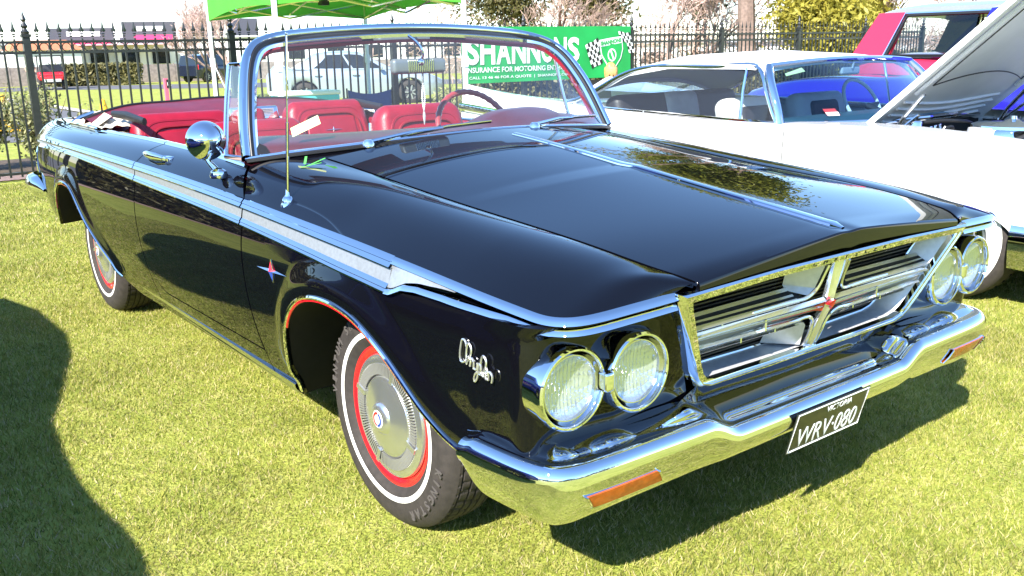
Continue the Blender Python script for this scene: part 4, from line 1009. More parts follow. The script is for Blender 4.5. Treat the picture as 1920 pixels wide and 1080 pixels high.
sheet('garden_bed', [(-12,10.1),(24,10.1)], [(-12,12.2),(24,12.2)], mat('soil',(.10,.07,.045),.95,noise=.4,nscale=12.,bump=.6,bscale=30.), .008)
# --- lawn blades (uncountable)
def blades(regions, name):
    V = []; 
    for (x0,x1,y0,y1,den,h,wd) in regions:
        n = int((x1-x0)*(y1-y0)*den); x = rng.uniform(x0,x1,n); y = rng.uniform(y0,y1,n)
        # keep what the camera (and a step aside) can see; leave the mown lawn bare under nothing
        hh = h*rng.uniform(.55,1.35,n)*(1+.35*np.sin(x*3.1+np.cos(y*2.3)*1.7)*np.cos(y*2.7)); a = rng.uniform(0,2*math.pi,n); w_ = wd*rng.uniform(.7,1.3,n)
        lean = rng.normal(0,.55,(n,2))*hh[:,None]
        p0 = np.stack([x-np.cos(a)*w_, y-np.sin(a)*w_, np.zeros(n)],-1); p1 = np.stack([x+np.cos(a)*w_, y+np.sin(a)*w_, np.zeros(n)],-1); p2 = np.stack([x+lean[:,0],y+lean[:,1],hh],-1)
        V.append(np.stack([p0,p1,p2],1).reshape(-1,3))
    V = np.vstack(V); n = len(V)//3
    me = bpy.data.meshes.new(name); me.vertices.add(len(V)); me.vertices.foreach_set('co', V.ravel()); me.loops.add(len(V)); me.loops.foreach_set('vertex_index', np.arange(len(V))); me.polygons.add(n); me.polygons.foreach_set('loop_start', np.arange(0,len(V),3)); me.polygons.foreach_set('loop_total', np.full(n,3))
    at = me.attributes.new('tone','FLOAT','FACE'); at.data.foreach_set('value', rng.random(n).astype(np.float32))
    me.update(); me.validate(); return me
def blade_mat():
    m = bpy.data.materials.new('grass_blades'); m.use_nodes = True; nt = m.node_tree; b_ = nt.nodes['Principled BSDF']; b_.inputs['Roughness'].default_value = .55; b_.inputs['Specular IOR Level'].default_value = .35
    at = nt.nodes.new('ShaderNodeAttribute'); at.attribute_name = 'tone'; rp = nt.nodes.new('ShaderNodeValToRGB'); e = rp.color_ramp.elements
    e[0].color = (.115,.165,.022,1); e[1].color = (.70,.57,.36,1); e[1].position = 1.0
    for pos,c in ((.35,(.315,.345,.055)),(.70,(.46,.44,.10)),(.88,(.62,.53,.21))): k = rp.color_ramp.elements.new(pos); k.color = (*c,1)
    nt.links.new(at.outputs['Fac'], rp.inputs[0])
    tc = nt.nodes.new('ShaderNodeTexCoord'); n_ = nt.nodes.new('ShaderNodeTexNoise'); n_.inputs['Scale'].default_value = 2.2; n_.inputs['Detail'].default_value = 9; n_.inputs['Roughness'].default_value = .72; nt.links.new(tc.outputs['Object'], n_.inputs['Vector'])
    ml_ = nt.nodes.new('ShaderNodeMix'); ml_.data_type = 'RGBA'; ml_.blend_type = 'MULTIPLY'; ml_.inputs['Factor'].default_value = 1.
    r2 = nt.nodes.new('ShaderNodeMapRange'); r2.inputs[1].default_value = .3; r2.inputs[2].default_value = .7; r2.inputs[3].default_value = .58; r2.inputs[4].default_value = 1.14
    cb = nt.nodes.new('ShaderNodeCombineColor'); nt.links.new(n_.outputs[0], r2.inputs[0])
    for i in range(3): nt.links.new(r2.outputs[0], cb.inputs[i])
    nt.links.new(rp.outputs[0], ml_.inputs['A']); nt.links.new(cb.outputs[0], ml_.inputs['B']); nt.links.new(ml_.outputs['Result'], b_.inputs['Base Color'])
    tr = nt.nodes.new('ShaderNodeBsdfTranslucent'); nt.links.new(ml_.outputs['Result'], tr.inputs[0]); mx = nt.nodes.new('ShaderNodeMixShader'); mx.inputs[0].default_value = .35
    nt.links.new(b_.outputs[0], mx.inputs[1]); nt.links.new(tr.outputs[0], mx.inputs[2]); nt.links.new(mx.outputs[0], nt.nodes['Material Output'].inputs[0]); return m
gb = blades([(-2.4,2.4,-1.6,.4,22000,.016,.0016),(-2.4,-.6,.4,3.6,17000,.016,.0018),(-.6,1.9,.4,3.6,2500,.019,.0025),(-2.6,.2,3.6,6.0,9000,.018,.0026),(-2.0,1.2,6.0,9.3,3500,.022,.004),(1.9,4.5,-1.6,1.5,9000,.017,.0023),(2.4,5,-2.6,-1.6,2500,.03,.003),(1.2,9,5.2,9.3,500,.032,.006)], 'grass')
gb.materials.append(blade_mat()); go = obj_from(gb,'grass'); tag(go,'short mown green and straw coloured lawn grass','grass',kind='stuff')

# ================================================================== fence
IRON = mat('black_iron', (.022,.024,.024), .38, noise=.3, nscale=20., coat=.2)
FY = 9.42; FX0 = .171; FS = 2.339
fence = empty('iron_fence', (FX0,FY,0)); tag(fence,'black wrought iron fence with spear tips and rings behind the parked cars','fence')
b = MB(); b.box((0,0,.80),(.020,.020,1.50)); b.sphere((0,0,1.575),(.016,.016,.012),5,8); b.sphere((0,0,1.60),(.022,.022,.010),5,8)
b.add([(-.030,0,1.635),(0,-.010,1.63),(.030,0,1.635),(0,.010,1.63),(-.016,0,1.66),(.016,0,1.66),(0,-.009,1.67),(0,.009,1.67),(0,0,1.755),(-.012,0,1.615),(.012,0,1.615)],[(0,1,6,4),(1,2,5,6),(2,3,7,5),(3,0,4,7),(4,6,8),(6,5,8),(5,7,8),(7,4,8),(0,9,1),(2,10,1),(2,10,3),(0,9,3)])
picket = b.mesh('picket', IRON, sharp=30)
b = MB(); th = np.linspace(0,2*math.pi,17)[:-1]; b.tube(np.stack([.046*np.cos(th),0*th,.046*np.sin(th)],-1),.005,4,closed=True); ringm = b.mesh('fence_ring', IRON, sharp=None)
b = MB(); b.box((0,0,.78),(.075,.075,1.58)); b.box((0,0,1.585),(.10,.10,.03)); b.lathe([(.040,1.60),(.046,1.625),(.028,1.645),(.022,1.66),(.040,1.685),(.024,1.71),(.016,1.73),(.030,1.755),(.014,1.80),(0,1.86)],n=12); postm = b.mesh('fence_post', IRON, sharp=30)
NP = 20
for t in range(-1,9):
    x0 = t*FS; obj_from(postm,'fence_post',fence,(x0,0,0))
    if t == 8: break
    for z in (1.515,1.40,.09):
        b = MB(); b.box((x0+FS/2,0,z),(FS-.07,.030,.028)); b.build('fence_rail', IRON, fence)
    for i in range(1,NP): obj_from(picket,'picket',fence,(x0+i*FS/NP,0,0))
    for i in range(NP): obj_from(ringm,'fence_ring',fence,(x0+(i+.5)*FS/NP,0,1.4575))

# ================================================================== banner on the fence
GREENB = mat('green_vinyl_banner', (.010,.36,.075), .5, noise=.15, nscale=2.5)
BWHITE = mat('banner_white', (.80,.82,.80), .6); BBLACK = mat('banner_black', (.015,.015,.015), .6)
banner = empty('advertising_banner',(5.96,9.335,.84)); tag(banner,'green banner with big white lettering and checkered-flag shield tied to the fence','banner')
BWd, BH_ = 3.47,.82
U = np.linspace(0,BWd,60); Vv = np.linspace(0,BH_,12); UU, VV = np.meshgrid(U,Vv,indexing='ij')
def bwave(u,v): return .012*np.sin(u*3.3+v*2)+.008*np.sin(u*8.1-v*5)*(1-v/BH_)
b = MB(); b.grid(np.stack([UU,bwave(UU,VV),VV],-1)); b.grid(np.stack([UU,bwave(UU,VV)+.003,VV],-1)); b.build('banner_cloth', GREENB, banner)
def btext(txt, x, z, cap, width, bold, name):
    me = text_mesh(txt,1.,0,'LEFT',0.,bold); co = np.zeros(len(me.vertices)*3); me.vertices.foreach_get('co',co); co = co.reshape(-1,3)
    mn, mxx = co.min(0), co.max(0); q = (co-mn)/(mxx-mn); X = x+q[:,0]*width; Z = z+q[:,1]*cap
    out = np.stack([X, bwave(X,Z)-.010, Z],-1); me.vertices.foreach_set('co',out.ravel()); me.materials.clear(); me.materials.append(BWHITE); me.update(); obj_from(me,name,banner)
xx = .07
for ch, wd_ in zip('SHANNONS',(.265,.29,.29,.29,.29,.28,.29,.265)): btext(ch,xx,.27,.385,wd_*.93,.035,'banner_letter'); xx += wd_
btext('INSURANCE FOR MOTORING ENTHUSIASTS',.07,.155,.078,2.25,.018,'banner_words')
btext('CALL 13 46 46 FOR A QUOTE  |  SHANNONS.COM.AU',.12,.050,.052,2.15,.012,'banner_words')
def bpt(x,z,d=-.010): return (x, float(bwave(x,z))+d, z)
sh = [(2.72,.60),(2.98,.635),(3.25,.66),(3.27,.45),(3.22,.30),(3.08,.14),(3.02,.10),(2.90,.20),(2.78,.36)]
def flat(poly, m, name, d, par=banner): bb_ = MB(); bb_.add([bpt(x,z,d) for x,z in poly],[tuple(range(len(poly)))]); return bb_.build(name,m,par,sharp=None)
flat(sh,BWHITE,'shield',-.012); si = inset(sh,.022); flat(si,GREENB,'shield_field',-.015)
flat([(2.735,.595),(3.24,.652),(3.245,.555),(2.745,.49)],BWHITE,'shield_band',-.018)
me = text_mesh('SHANNONS',.085,0,'CENTER',0.,.004); me.materials.clear(); me.materials.append(GREENB); obj_from(me,'shield_word',banner,bpt(2.99,.545,-.022),(R(90),R(-7),0))
t = np.linspace(0,2*math.pi,28,endpoint=False); b = MB(); b.grid(np.stack([[bpt(3.01+.095*math.cos(a),.36+.105*math.sin(a),-.019) for a in t],[bpt(3.01+.072*math.cos(a),.36+.08*math.sin(a),-.019) for a in t]],0),cv=True); b.build('shield_ring',BWHITE,banner)
flat([(2.965,.43),(2.995,.445),(3.06,.30),(3.03,.285)],BWHITE,'shield_bar',-.0185)
for name,ox,oz,ux,uz,vx,vz,nu,nv in (('left',2.43,.52,.045,.019,.028,-.062,6,6),('right',3.16,.735,.047,-.004,.020,-.055,6,6)):
    for i in range(nu):
        for j in range(nv):
            if name == 'left' and j > 2 and i > 4: continue
            if name == 'right' and (j > 2 and i < 3): continue
            q = [(ox+ux*(i+a)+vx*(j+c_), oz+uz*(i+a)+vz*(j+c_)+.010*math.sin((i+a)*1.3)) for a,c_ in ((0,0),(1,0),(1,1),(0,1))]
            flat(q, BBLACK if (i+j)%2 else BWHITE,'flag_square',-.0095)
# ================================================================== green canopy
CGREEN = mat('canopy_green', (.12,.62,.05), .6, noise=.1, nscale=3.); 
def canopy_cloth():
    m = CGREEN; nt = m.node_tree; b_ = nt.nodes['Principled BSDF']; tr = nt.nodes.new('ShaderNodeBsdfTranslucent'); tr.inputs[0].default_value = (.16,.42,.06,1); mx = nt.nodes.new('ShaderNodeMixShader'); mx.inputs[0].default_value = .35
    nt.links.new(b_.outputs[0],mx.inputs[1]); nt.links.new(tr.outputs[0],mx.inputs[2]); nt.links.new(mx.outputs[0],nt.nodes['Material Output'].inputs[0])
canopy_cloth()
PALE = mat('white_steel', (.74,.77,.78), .35, noise=.08, nscale=10.)
cc = np.array([(2.17,9.22,1.735),(1.46,5.76,1.775),(3.13,5.25,1.787),(4.05,8.75,1.745)]); ctr = cc.mean(0)
can = empty('gazebo',(ctr[0],ctr[1],0)); tag(can,'bright green pop-up gazebo on white poles in front of the fence','gazebo')
loc = cc-np.array([ctr[0],ctr[1],0]); pk = np.array([0,0,2.95])
b = MB()
for i in range(4):
    a, c_ = loc[i]+[0,0,.27], loc[(i+1)%4]+[0,0,.27]; n_ = 12; P = np.zeros((n_,8,3))
    for q in range(n_):
        e = a*(1-q/(n_-1))+c_*q/(n_-1)
        for r_ in range(8): f = r_/7; P[q,r_] = e*(1-f)+pk*f; P[q,r_,2] -= .10*math.sin(math.pi*f)+.05*math.sin(math.pi*q/(n_-1))*(1-f)
    b.grid(P)
b.build('canopy_roof', CGREEN, can)
for i in range(4):
    b = MB(); a, c_ = loc[i], loc[(i+1)%4]; n_ = 20; P = np.zeros((n_,4,3))
    for q in range(n_):
        f = q/(n_-1); e = a*(1-f)+c_*f
        for r_ in range(4): P[q,r_] = e+np.array([0,0,.275*r_/3]); P[q,r_,2] += (.05*math.sin(math.pi*f))*(1 if r_==0 else 0)-(.05*math.sin(math.pi*f) if r_==3 else 0)
    b.grid(P); b.build('valance', CGREEN, can)
    b = MB(); b.box((loc[i][0],loc[i][1],1.0),(.036,.036,2.0)); b.box((loc[i][0],loc[i][1],.01),(.12,.12,.02)); b.box((loc[i][0],loc[i][1],1.25),(.05,.05,.10)); b.build('pole', PALE, can)
    for q in range(2):
        p0 = a*(1-q/2)+c_*q/2; p1 = a*(1-(q+1)/2)+c_*(q+1)/2
        for za,zb in ((.02,.20),(.20,.02)):
            b = MB(); b.tube([p0*[1,1,0]*.985+[0,0,1.74+za],p1*[1,1,0]*.985+[0,0,1.74+zb]],.012,4); b.build('scissor_strut', CHROME_R, can)
for i in range(2):
    for sg in (0,1):
        p0 = (loc[i]+loc[(i+1)%4])/2; p1 = -p0
        b = MB(); b.tube([p0*[1,1,0]+[0,0,1.80+.16*sg],[0,0,2.0-.12*sg],p1*[1,1,0]+[0,0,1.80+.16*sg]],.012,4); b.build('scissor_strut', CHROME_R, can)
b = MB(); b.tube([(0,0,2.95),(0,0,1.85)],.018,6); b.box((0,0,1.88),(.09,.09,.08)); b.build('centre_post', BLACKR, can)
b = MB(); b.tube([loc[0]*[.98,.98,0]+[0,0,1.2],loc[0]*[.98,.98,0]+[.35,-.3,.05]],.008,4); b.build('guy_strap', PALE, can)
# ================================================================== generic vehicles
TINT = mat('dark_glass', (.015,.018,.02), .04, coat=.5)
def simple_wheel(r, wd, rimc):
    key = ('w',r,wd,rimc.name)
    if key not in MATS:
        a = MB(); a.lathe([(.60*r,-wd/2),(.64*r,-wd*.56),(.82*r,-wd*.56),(.95*r,-wd*.48),(r,-wd*.32),(r,wd*.32),(.95*r,wd*.48),(.6*r,wd*.5)],axis='x',n=36)
        c_ = MB(); c_.lathe([(.62*r,-wd*.50),(.60*r,-wd*.40),(.52*r,-wd*.30),(.16*r,-wd*.40),(.10*r,-wd*.46),(0,-wd*.46)],axis='x',n=36)
        sp_ = MB()
        for i in range(7):
            an = 2*math.pi*i/7; cs, sn = math.cos(an), math.sin(an); sp_.box(np.array([-wd*.42,.36*r*cs,.36*r*sn]),(wd*.12,.46*r,.11*r),rot=np.array([[1,0,0],[0,cs,-sn],[0,sn,cs]]))
        MATS[key] = (a.mesh('tyre',RUBBER), c_.mesh('wheel',mat('wheel_dark',(.05,.05,.055),.5)), sp_.mesh('spokes',rimc,sharp=None))
    return MATS[key]
def add_wheels(root, hw, ys, r, wd, rimc):
    ty, ri, sp_ = simple_wheel(r,wd,rimc)
    for s in (-1,1):
        for y in ys:
            w_ = obj_from(ri,'wheel',root,(s*hw,y,r-.01),(0,0,0 if s<0 else math.pi)); obj_from(ty,'tyre',w_); obj_from(sp_,'rim',w_)
def loft_body(root, st, paint, name='body', arches=(), ar=.36):
    """st rows: y, half width, z bottom, z shoulder, z top ; cut wheel openings by lifting the lower edge"""
    st = np.array(st,float); f = [spline(st[:,0],st[:,k]) for k in range(1,5)]
    ys = np.unique(np.r_[np.linspace(st[0,0],st[-1,0],50), *[np.linspace(a-ar,a+ar,25) for a in arches]]) if arches else np.linspace(st[0,0],st[-1,0],50)
    rows = []
    for y in ys:
        w,zb,zs,zt = [float(q(y)) for q in f]
        for a in arches:
            if abs(y-a) < ar: zb = max(zb,.33+math.sqrt(ar*ar-(y-a)**2)*.98)
        half = [(0,zt+.02),(w*.5,zt+.016),(w*.82,zt),(w*.93,zt*.72+zs*.28),(w*.985,zs),(w,zs*.75+max(zb,.3)*.25),(w*.995,zs*.35+zb*.65),(w*.94,zb),(w*.60,zb+.0)]
        rows.append([(-x,y,z) for x,z in half[::-1]]+[(x,y,z) for x,z in half[1:]])
    P = np.array(rows); b = MB(); b.grid(P); b.add(P[0],[tuple(range(P.shape[1]))]); b.add(P[-1],[tuple(range(P.shape[1]))]); o = b.build(name,paint,root,sharp=45)
    b = MB(); b.box((0,(st[0,0]+st[-1,0])/2,.42),(st[:,1].max()*1.5,(st[-1,0]-st[0,0])*.9,.34)); b.build('underbody',UNDER,root)
    return o
def cabin(root, base, roof, paint, wins, roofmat=None, glass=None):
    """base / roof: rows of (y, half width, z) front to rear at same count; wins: side windows as (i0,f0,i1,f1) fractions along"""
    base = np.array(base,float); roof = np.array(roof,float); n = 40
    def res(a): return polyres(a,n)
    Bq, Rf = res(base), res(roof)
    P = []
    for i in range(n):
        y0,w0,z0 = Bq[i]; y1,w1,z1 = Rf[i]
        P.append([(-w0,y0,z0),(-(w0*.5+w1*.5)-.01,(y0+y1)/2,(z0+z1)/2),(-w1,y1,z1),(-w1*.6,y1,z1+.035),(0,y1,z1+.05),(w1*.6,y1,z1+.035),(w1,y1,z1),((w0*.5+w1*.5)+.01,(y0+y1)/2,(z0+z1)/2),(w0,y0,z0)])
    P = np.array(P); b = MB(); b.grid(P); b.add(P[0],[tuple(range(9))]); b.add(P[-1],[tuple(range(9))]); o = b.build('cabin',paint,root,sharp=50)
    gm_ = glass or TINT
    def at(s,f,h):
        i = f*(n-1); i0 = min(int(i),n-2); q = i-i0; A = P[i0]*(1-q)+P[i0+1]*q
        c0,c1,c2 = (A[0],A[1],A[2]) if s<0 else (A[8],A[7],A[6])
        pt = c0*(1-2*h)+c1*2*h if h < .5 else c1*(2-2*h)+c2*(2*h-1)
        return pt+np.array([s*.006,0,0])
    for s in (-1,1):
        for (fb0,fb1,ft0,ft1) in wins:
            N = 8; G_ = np.array([[at(s,(fb0*(1-v)+ft0*v)*(1-u)+(fb1*(1-v)+ft1*v)*u,.08+.82*v) for v in np.linspace(0,1,6)] for u in np.linspace(0,1,N)]); bb_ = MB(); bb_.grid(G_); bb_.build('side_window',gm_,root)
    for k_, nm, sg in ((0,'windscreen',-1),(-1,'rear_window',1)):
        A = P[k_]; q = [A[0]*.92+A[2]*.08,A[8]*.92+A[6]*.08,A[6]*.88+A[8]*.12,A[2]*.88+A[0]*.12]; q = np.array(q); q[:,0] *= .93; nrm = np.array([0,sg*.008,.006]); bb_ = MB(); bb_.add(q+nrm,[(0,1,2,3)]); bb_.build(nm,gm_,root,sharp=None)
    return P
# --- silver sedan beyond the fence
SILV = mat('silver_paint',(.38,.44,.50),.25,metal=.35,coat=.7); ALLOY = mat('alloy',(.55,.56,.58),.3,metal=.8)
sed = empty('silver_sedan',(10.9,21.6,-.14),R(65)); tag(sed,'silver blue four-door sedan parked on the road beyond the fence','car')
loft_body(sed,[(-2.40,.62,.36,.55,.60),(-2.2,.80,.28,.62,.70),(-1.4,.89,.22,.74,.86),(-.8,.91,.22,.80,.95),(.2,.92,.22,.84,.97),(1.2,.91,.22,.86,.98),(1.8,.88,.24,.88,1.0),(2.3,.80,.30,.84,.98),(2.42,.66,.38,.70,.80)],SILV,arches=(-1.42,1.42),ar=.37)
cabin(sed,[(-1.02,.78,.93),(-.2,.84,.95),(.9,.82,.96),(1.75,.72,.99)],[(-.15,.60,1.36),(.2,.63,1.40),(.8,.61,1.39),(1.15,.56,1.33)],SILV,[(.10,.40,.08,.40),(.43,.80,.43,.70)])
add_wheels(sed,.80,(-1.42,1.42),.325,.21,ALLOY)
for s in (-1,1):
    for y in (-.05,.95): b = MB(); b.tube([(s*.925,y,.80),(s*.945,y+.05,.80),(s*.945,y+.14,.80),(s*.925,y+.19,.80)],.014,6); b.build('door_handle',CHROME,sed)
    b = MB(); b.rbox((s*.98,-.62,.98),(.16,.10,.11),.04,3); b.build('wing_mirror',SILV,sed)
# --- dark 4WD on the far road
NVY = mat('dark_blue_paint',(.012,.016,.030),.2,coat=.8)
suv = empty('dark_four_wheel_drive',(20.6,58.5,-.585),R(-75)); suv.rotation_euler = (0,0,R(118)); tag(suv,'small dark navy four-wheel-drive parked near the far hedge','car')
loft_body(suv,[(-2.0,.70,.40,.70,.80),(-1.85,.80,.34,.78,.90),(-1.0,.86,.30,.92,1.02),(0,.87,.30,.98,1.06),(1.0,.87,.30,1.0,1.08),(1.9,.84,.34,1.0,1.06),(2.0,.80,.4,.95,1.0)],NVY,arches=(-1.25,1.25),ar=.40)
cabin(suv,[(-1.0,.80,1.02),(0,.84,1.04),(1,.84,1.05),(1.95,.80,1.05)],[(-.45,.66,1.62),(.2,.70,1.68),(1,.70,1.68),(1.85,.66,1.64)],NVY,[(.08,.34,.10,.34),(.37,.62,.37,.62),(.66,.95,.66,.94)])
add_wheels(suv,.76,(-1.25,1.25),.36,.22,ALLOY)
for s in (-1,1): b = MB(); b.rbox((s*.80,2.0,.95),(.12,.05,.30),.02,2); b.build('tail_light',REDP,suv)
# --- blue violet car standing to the left, out of frame: it throws the big shadow on the lawn
VIOL = mat('violet_blue_paint',(.035,.035,.22),.06,coat=1.)
lc = empty('violet_blue_sedan',(-3.50,1.62,0)); tag(lc,'violet blue sedan just left of the frame that throws the large lawn shadow','car')
loft_body(lc,[(-2.55,.72,.34,.66,.74),(-2.3,.90,.28,.76,.86),(-1.4,.96,.24,.86,.98),(-.6,.97,.24,.90,1.03),(.4,.97,.24,.90,1.02),(1.4,.96,.24,.90,1.02),(2.2,.92,.28,.88,1.0),(2.6,.80,.34,.80,.92)],VIOL,arches=(-1.55,1.45),ar=.37)
cabin(lc,[(-.75,.86,1.0),(.2,.90,1.02),(1.0,.88,1.02),(1.75,.80,1.02)],[(-.05,.70,1.42),(.3,.72,1.46),(.9,.71,1.46),(1.35,.66,1.42)],VIOL,[(.10,.45,.08,.45),(.48,.85,.48,.80)])
add_wheels(lc,.86,(-1.55,1.45),.335,.2,CHROME_R)
# --- vintage blue coupe behind the white car
BLUEP = mat('royal_blue_paint',(.018,.015,.30),.08,coat=1.)
bc_ = empty('blue_coupe',(6.05,1.05,0)); tag(bc_,'royal blue old coupe with rounded roof, standing behind the white car','car')
loft_body(bc_,[(-2.4,.55,.40,.80,.95),(-2.1,.80,.34,.86,1.04),(-1.2,.92,.30,.92,1.10),(-.4,.94,.30,.94,1.12),(.5,.94,.30,.94,1.10),(1.3,.93,.30,.92,1.06),(2.1,.90,.34,.90,1.03),(2.6,.74,.42,.78,.93)],BLUEP,arches=(-1.4,1.4),ar=.40)
cabin(bc_,[(-1.5,.80,1.10),(-.8,.84,1.12),(-.2,.84,1.12),(.50,.78,1.10)],[(-1.15,.64,1.60),(-.7,.66,1.66),(-.2,.66,1.66),(.35,.62,1.61)],BLUEP,[(.12,.48,.12,.48),(.54,.86,.54,.80)])
add_wheels(bc_,.82,(-1.4,1.4),.345,.19,CHROME_R)
# --- red wagon with silver roof
REDB = mat('bright_red_paint',(.66,.020,.055),.18,coat=.8); SILR = mat('silver_roof',(.34,.36,.41),.25,metal=.3,coat=.6)
rw = empty('red_wagon',(8.28,1.35,0)); tag(rw,'tall red wagon with silver roof and big see-through side windows','car')
loft_body(rw,[(-2.5,.78,.50,.95,1.05),(-2.3,.90,.42,1.02,1.12),(-1.4,.96,.38,1.08,1.18),(0,.97,.36,1.10,1.20),(1.4,.97,.36,1.10,1.20),(2.2,.95,.40,1.08,1.20),(2.42,.90,.46,1.0,1.16)],REDB,arches=(-1.45,1.45),ar=.42)
b = MB(); y = np.linspace(-.75,2.24,30); u = np.linspace(-1,1,17); P = np.zeros((30,17,3))
for i,yy in enumerate(y): P[i,:,0] = u*.80; P[i,:,1] = yy; P[i,:,2] = 1.70+.055*(1-np.abs(u)**4)-.06*np.clip((yy-1.75)/.49,0,1)**2-.03*np.clip((-.4-yy)/.35,0,1)
Q = P.copy(); Q[...,2] -= .085; b.grid(P); b.grid(Q); b.grid(np.concatenate([P[:,:1],Q[:,:1]],1)); b.grid(np.concatenate([P[:,-1:],Q[:,-1:]],1)); b.grid(np.stack([P[0],Q[0]],0)); b.grid(np.stack([P[-1],Q[-1]],0)); b.build('roof',SILR,rw,sharp=40)
for s in (-1,1):
    for ya,yb,w_,m_ in ((2.34,2.10,.34,REDB),(1.02,.92,.26,TINT),(-.62,-.52,.12,REDB)):
        b = MB(); b.prism([(s*.915,ya+w_/2,1.17),(s*.915,ya-w_/2-(.12 if ya>2 else 0),1.17),(s*.80,yb-w_/2,1.655),(s*.80,yb+w_/2-.02,1.655)],(-s*.05,0,0)); b.build('roof_pillar',m_ if s < 0 else TINT,rw)
    for y0,y1 in ((1.16,2.05),(-.54,.88)):
        b = MB(); b.add([(s*.905,y0,1.20),(s*.905,y1,1.20),(s*.81,y1-(.13 if y1>2 else 0),1.635),(s*.81,y0+(.1 if y0<0 else 0),1.635)],[(0,1,2,3)]); b.build('side_window',glass_mat('tint_glass',(.55,.62,.66),.06) if 'tint_glass' not in MATS else MATS['tint_glass'],rw,sharp=None)
    b = MB(); b.tube([(s*.93,2.10,1.195),(s*.825,1.93,1.645),(s*.815,-.45,1.655)],.012,5); b.tube([(s*.925,2.07,1.20),(s*.82,1.905,1.625),(s*.81,-.45,1.635)],.020,5,mi=1); b.tube([(s*.93,2.05,1.21),(s*.93,-.6,1.21)],.016,5,mi=1); b.tube([(s*.935,2.20,1.195),(s*.935,-.7,1.195)],.010,5); b.build('window_moulding',[CHROME,BLACKR],rw)
b = MB(); b.rbox((0,.9,1.16),(1.5,.14,.34),.05,3); b.build('rear_seat',TINT,rw); b = MB(); b.rbox((.4,-.05,1.16),(.5,.14,.4),.05,3); b.build('front_seat',TINT,rw)
add_wheels(rw,.86,(-1.45,1.45),.38,.24,ALLOY)
# --- red utility buggy with a standing attendant
ut = empty('red_utility_buggy',(10.0,53.5,-.52),R(-12)); tag(ut,'red utility buggy with black roll cage on the far lawn','buggy')
b = MB(); b.rbox((0,-.95,.72),(1.25,.75,.42),.10,3); b.rbox((0,-1.30,.62),(1.1,.12,.22),.04,2); b.rbox((0,.9,.75),(1.35,1.1,.34),.05,2); b.build('body',REDP,ut)
b = MB(); b.box((0,0,.42),(1.2,2.6,.16)); b.rbox((0,.15,.75),(1.1,.5,.2),.06,2); b.rbox((0,.38,1.05),(1.1,.12,.5),.05,2); b.build('chassis',UNDER,ut)
b = MB()
for s in (-1,1): b.tube([(s*.62,-.75,.9),(s*.60,-.35,1.72),(s*.60,.55,1.74),(s*.62,.62,.8)],.03,6)
b.box((0,.1,1.76),(1.35,1.1,.05)); b.build('roll_cage',UNDER,ut)
b = MB(); b.add([(-.58,-.74,.95),(.58,-.74,.95),(.56,-.38,1.66),(-.56,-.38,1.66)],[(0,1,2,3)]); b.build('windscreen',GLASS,ut)
b = MB(); b.rbox((0,-1.40,.5),(.9,.06,.16),.02,2); b.build('bull_bar',SATIN,ut)
for s in (-1,1): b = MB(); b.sphere((s*.45,-1.32,.80),(.09,.04,.07),6,10); b.build('headlight',LAMPGL,ut)
add_wheels(ut,.58,(-.95,.95),.31,.24,ALLOY)
